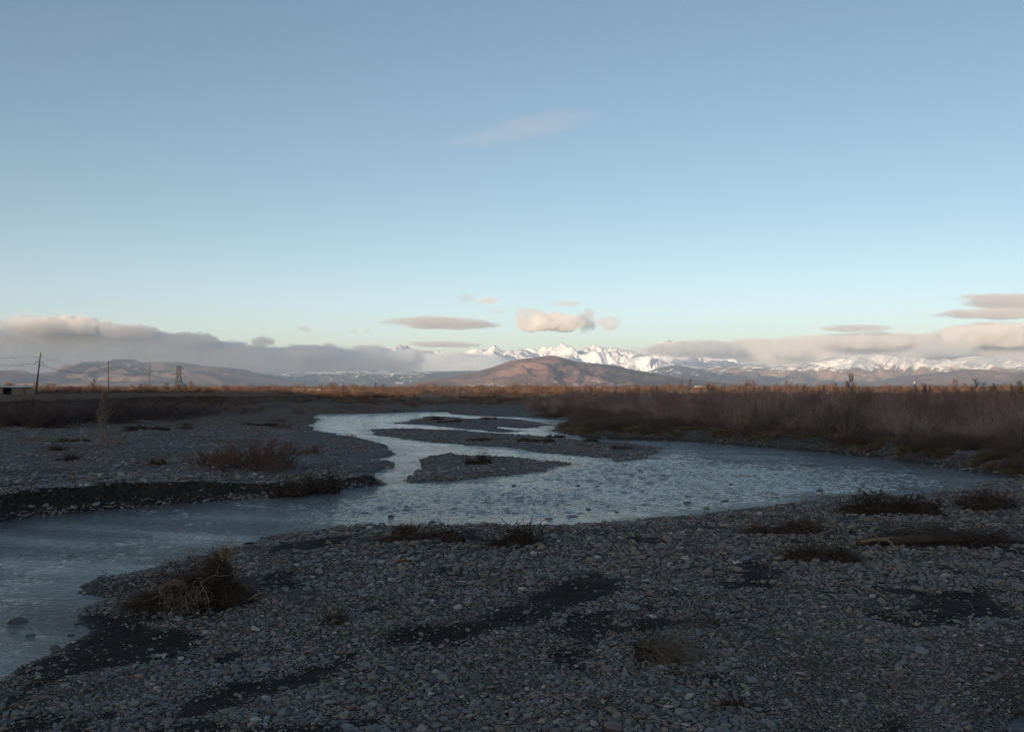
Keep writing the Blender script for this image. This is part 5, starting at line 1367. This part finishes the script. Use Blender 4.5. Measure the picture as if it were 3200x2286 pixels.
m.build('posts', boards.m, e2)
m = MB(); m.box((fl / 2, .04, 1.2), (fl, .035, .1)); m.box((fl / 2, .04, .4), (fl, .035, .1)); m.build('rails', boards.m, e2)

plaster = plain('pale_plaster', (.55, .50, .42), .9, .12, 1.); dark_o = plain('dark_opening', (.02, .02, .022)); tile_m = plain('tin_roof_red', (.22, .11, .08), .8); whitew = plain('white_wash', (.50, .48, .45), .9, .08, 1.); roof_l = plain('roof_light', (.42, .42, .43), .6)
x, y, z = (*at_depth(2075, 1230, 345)[:2], 0); z = gz(x, y); zt = at_depth(2075, 1222, 345)[2]
e = empty('hut', (x, y, z), label='small pale notched concrete hut among the orange trees', cat='hut'); hh = zt - z
m = MB(); m.box((0, 0, hh * .45), (1.5, 1.4, hh * .9)); m.box((-.52, 0, hh * .95 + .002), (.42, 1.38, hh * .1)); m.box((.5, 0, hh * .93 + .002), (.46, 1.38, hh * .06)); m.build('wall', plaster, e)
m = MB(); m.box((.2, -.69, hh * .62), (.5, .06, .5)); m.build('window', dark_o, e); m = MB(); m.box((-.45, -.69, hh * .42), (.4, .06, .9)); m.build('door', dark_o, e)

def house_meshes(w, d, h, rh):
    a = MB(); a.box((0, 0, h / 2), (w, d, h)); a1 = mesh_from('wall', np.array(a.v), a.f, whitew, False)
    v = [(-w / 2 - .4, -d / 2 - .4, h), (w / 2 + .4, -d / 2 - .4, h), (w / 2 + .4, d / 2 + .4, h), (-w / 2 - .4, d / 2 + .4, h), (-w / 2 - .4, 0, h + rh), (w / 2 + .4, 0, h + rh)]
    r1 = mesh_from('roof', np.array(v), [(0, 1, 5, 4), (2, 3, 4, 5), (0, 4, 3), (1, 2, 5), (3, 2, 1, 0)], tile_m, False)
    b = MB(); b.box((0, -d / 2 - .02, h * .55), (w * .12, .06, h * .32)); w1 = mesh_from('window', np.array(b.v), b.f, dark_o, False)
    return a1, r1, w1, w
HM = [house_meshes(16, 10, 5, 2.6), house_meshes(24, 11, 5, 2.2), house_meshes(12, 10, 7, 3)]
def house(x, y, z, k, label, rz=0, s=1., roof=None, group='white village houses below the brown hill'):
    e = empty('village_house', (x, y, z), rz, label=label, cat='house', group=group); e.scale = (s, s, s)
    for nm, me in zip(('wall', 'roof'), HM[k]): obj(nm, me, e)
    for i in (-.3, 0, .3): obj('window', HM[k][2], e).location.x = i * HM[k][3]
    return e
from mathutils.bvhtree import BVHTree
V = np.empty(len(hill.data.vertices) * 3, np.float32); hill.data.vertices.foreach_get('co', V)
bvh = BVHTree.FromPolygons([Vector(p) for p in V.reshape(-1, 3)], [tuple(p.vertices) for p in hill.data.polygons])
HS = sorted([(1372,1204),(1376,1205.5),(1452,1203),(1464,1203),(1470,1204),(1493,1201),(1500,1200.5),(1506,1201),(1514,1201.5),(1523,1200),(1528,1203),(1538,1206),(1541,1201.5),(1551,1200),(1560,1203),(1572,1206),(1618,1200),(1631,1199),(1655,1200),(1668,1205),
    (1735,1193),(1741,1192),(1749,1194),(1793,1201),(1797,1201),(1803,1201.5),(1849,1191),(1857,1190.5),(1866,1192),(1872,1193),(1880,1194),(1896,1194),(1911,1198),(1580,1202),(1602,1203),(1481,1205),(1535,1199),(1686,1203),(1820,1203),(1940,1200)])
for j, (u, v) in enumerate(HS):
    hit = bvh.ray_cast(Vector((0, 0, CZ)), Vector(ray(u, v)).normalized())
    if hit[0] is None: continue
    p = hit[0]; k = (0, 1, 0, 2)[j % 4]
    grp = 'left foot' if u < 1580 else 'middle foot' if u < 1790 else 'right foot'
    same = [q for q in HS if ('left foot' if q[0] < 1580 else 'middle foot' if q[0] < 1790 else 'right foot') == grp]
    house(p.x, p.y, p.z - .4, k, '%s white village house at the %s of the brown hill, %s from the left' % (('small', 'long', 'small', 'tall')[j % 4], grp, ORD[same.index((u, v))]), R.uniform(-.5, .5), R.uniform(.45, .8))
for u, v, d, k, s, lab in [(976,1221,760,1,.28,'long pale farm shed on the sunlit plain left of the brown hill'),(996,1224,620,2,.22,'tiny bright white block on the sunlit plain'),(935,1220,800,1,.3,'low pale barn left of the pale farm shed'),(2182,1210,2300,1,.7,'white flat farmhouse beyond the orange trees'),(2191,1210,2500,0,.5,'little white shed right of the flat farmhouse'),
        (2920,1240,330,0,.26,'white roofed hut half hidden behind the right trees'),(2580,1232,420,0,.22,'small white hut behind the thicket below the snow hills'),(1870,1216,1500,0,.4,'tiny white house on the plain right of the brown hill foot')]:
    x, y, _ = at_depth(u, v, d); house(x, y, gz(x, y), k, lab, R.uniform(-.3, .3), s, group='white buildings on the plain')
# mast with a white head, far right
x, y, _ = at_depth(2857, 1215, 1500); z = gz(x, y); H = at_depth(2857, 1191, 1500)[2] - z
e = empty('radio_mast', (x, y, z), label='thin radio mast with a bright white head beyond the thicket', cat='mast')
m = MB(); m.tube([(0, 0, 0), (0, 0, H * .8)], [.4, .25], 6); m.build('shaft', steel, e); m = MB(); m.tube([(0, 0, H * .6), (0, 0, H)], .8, 8); m.build('head', whitew, e)
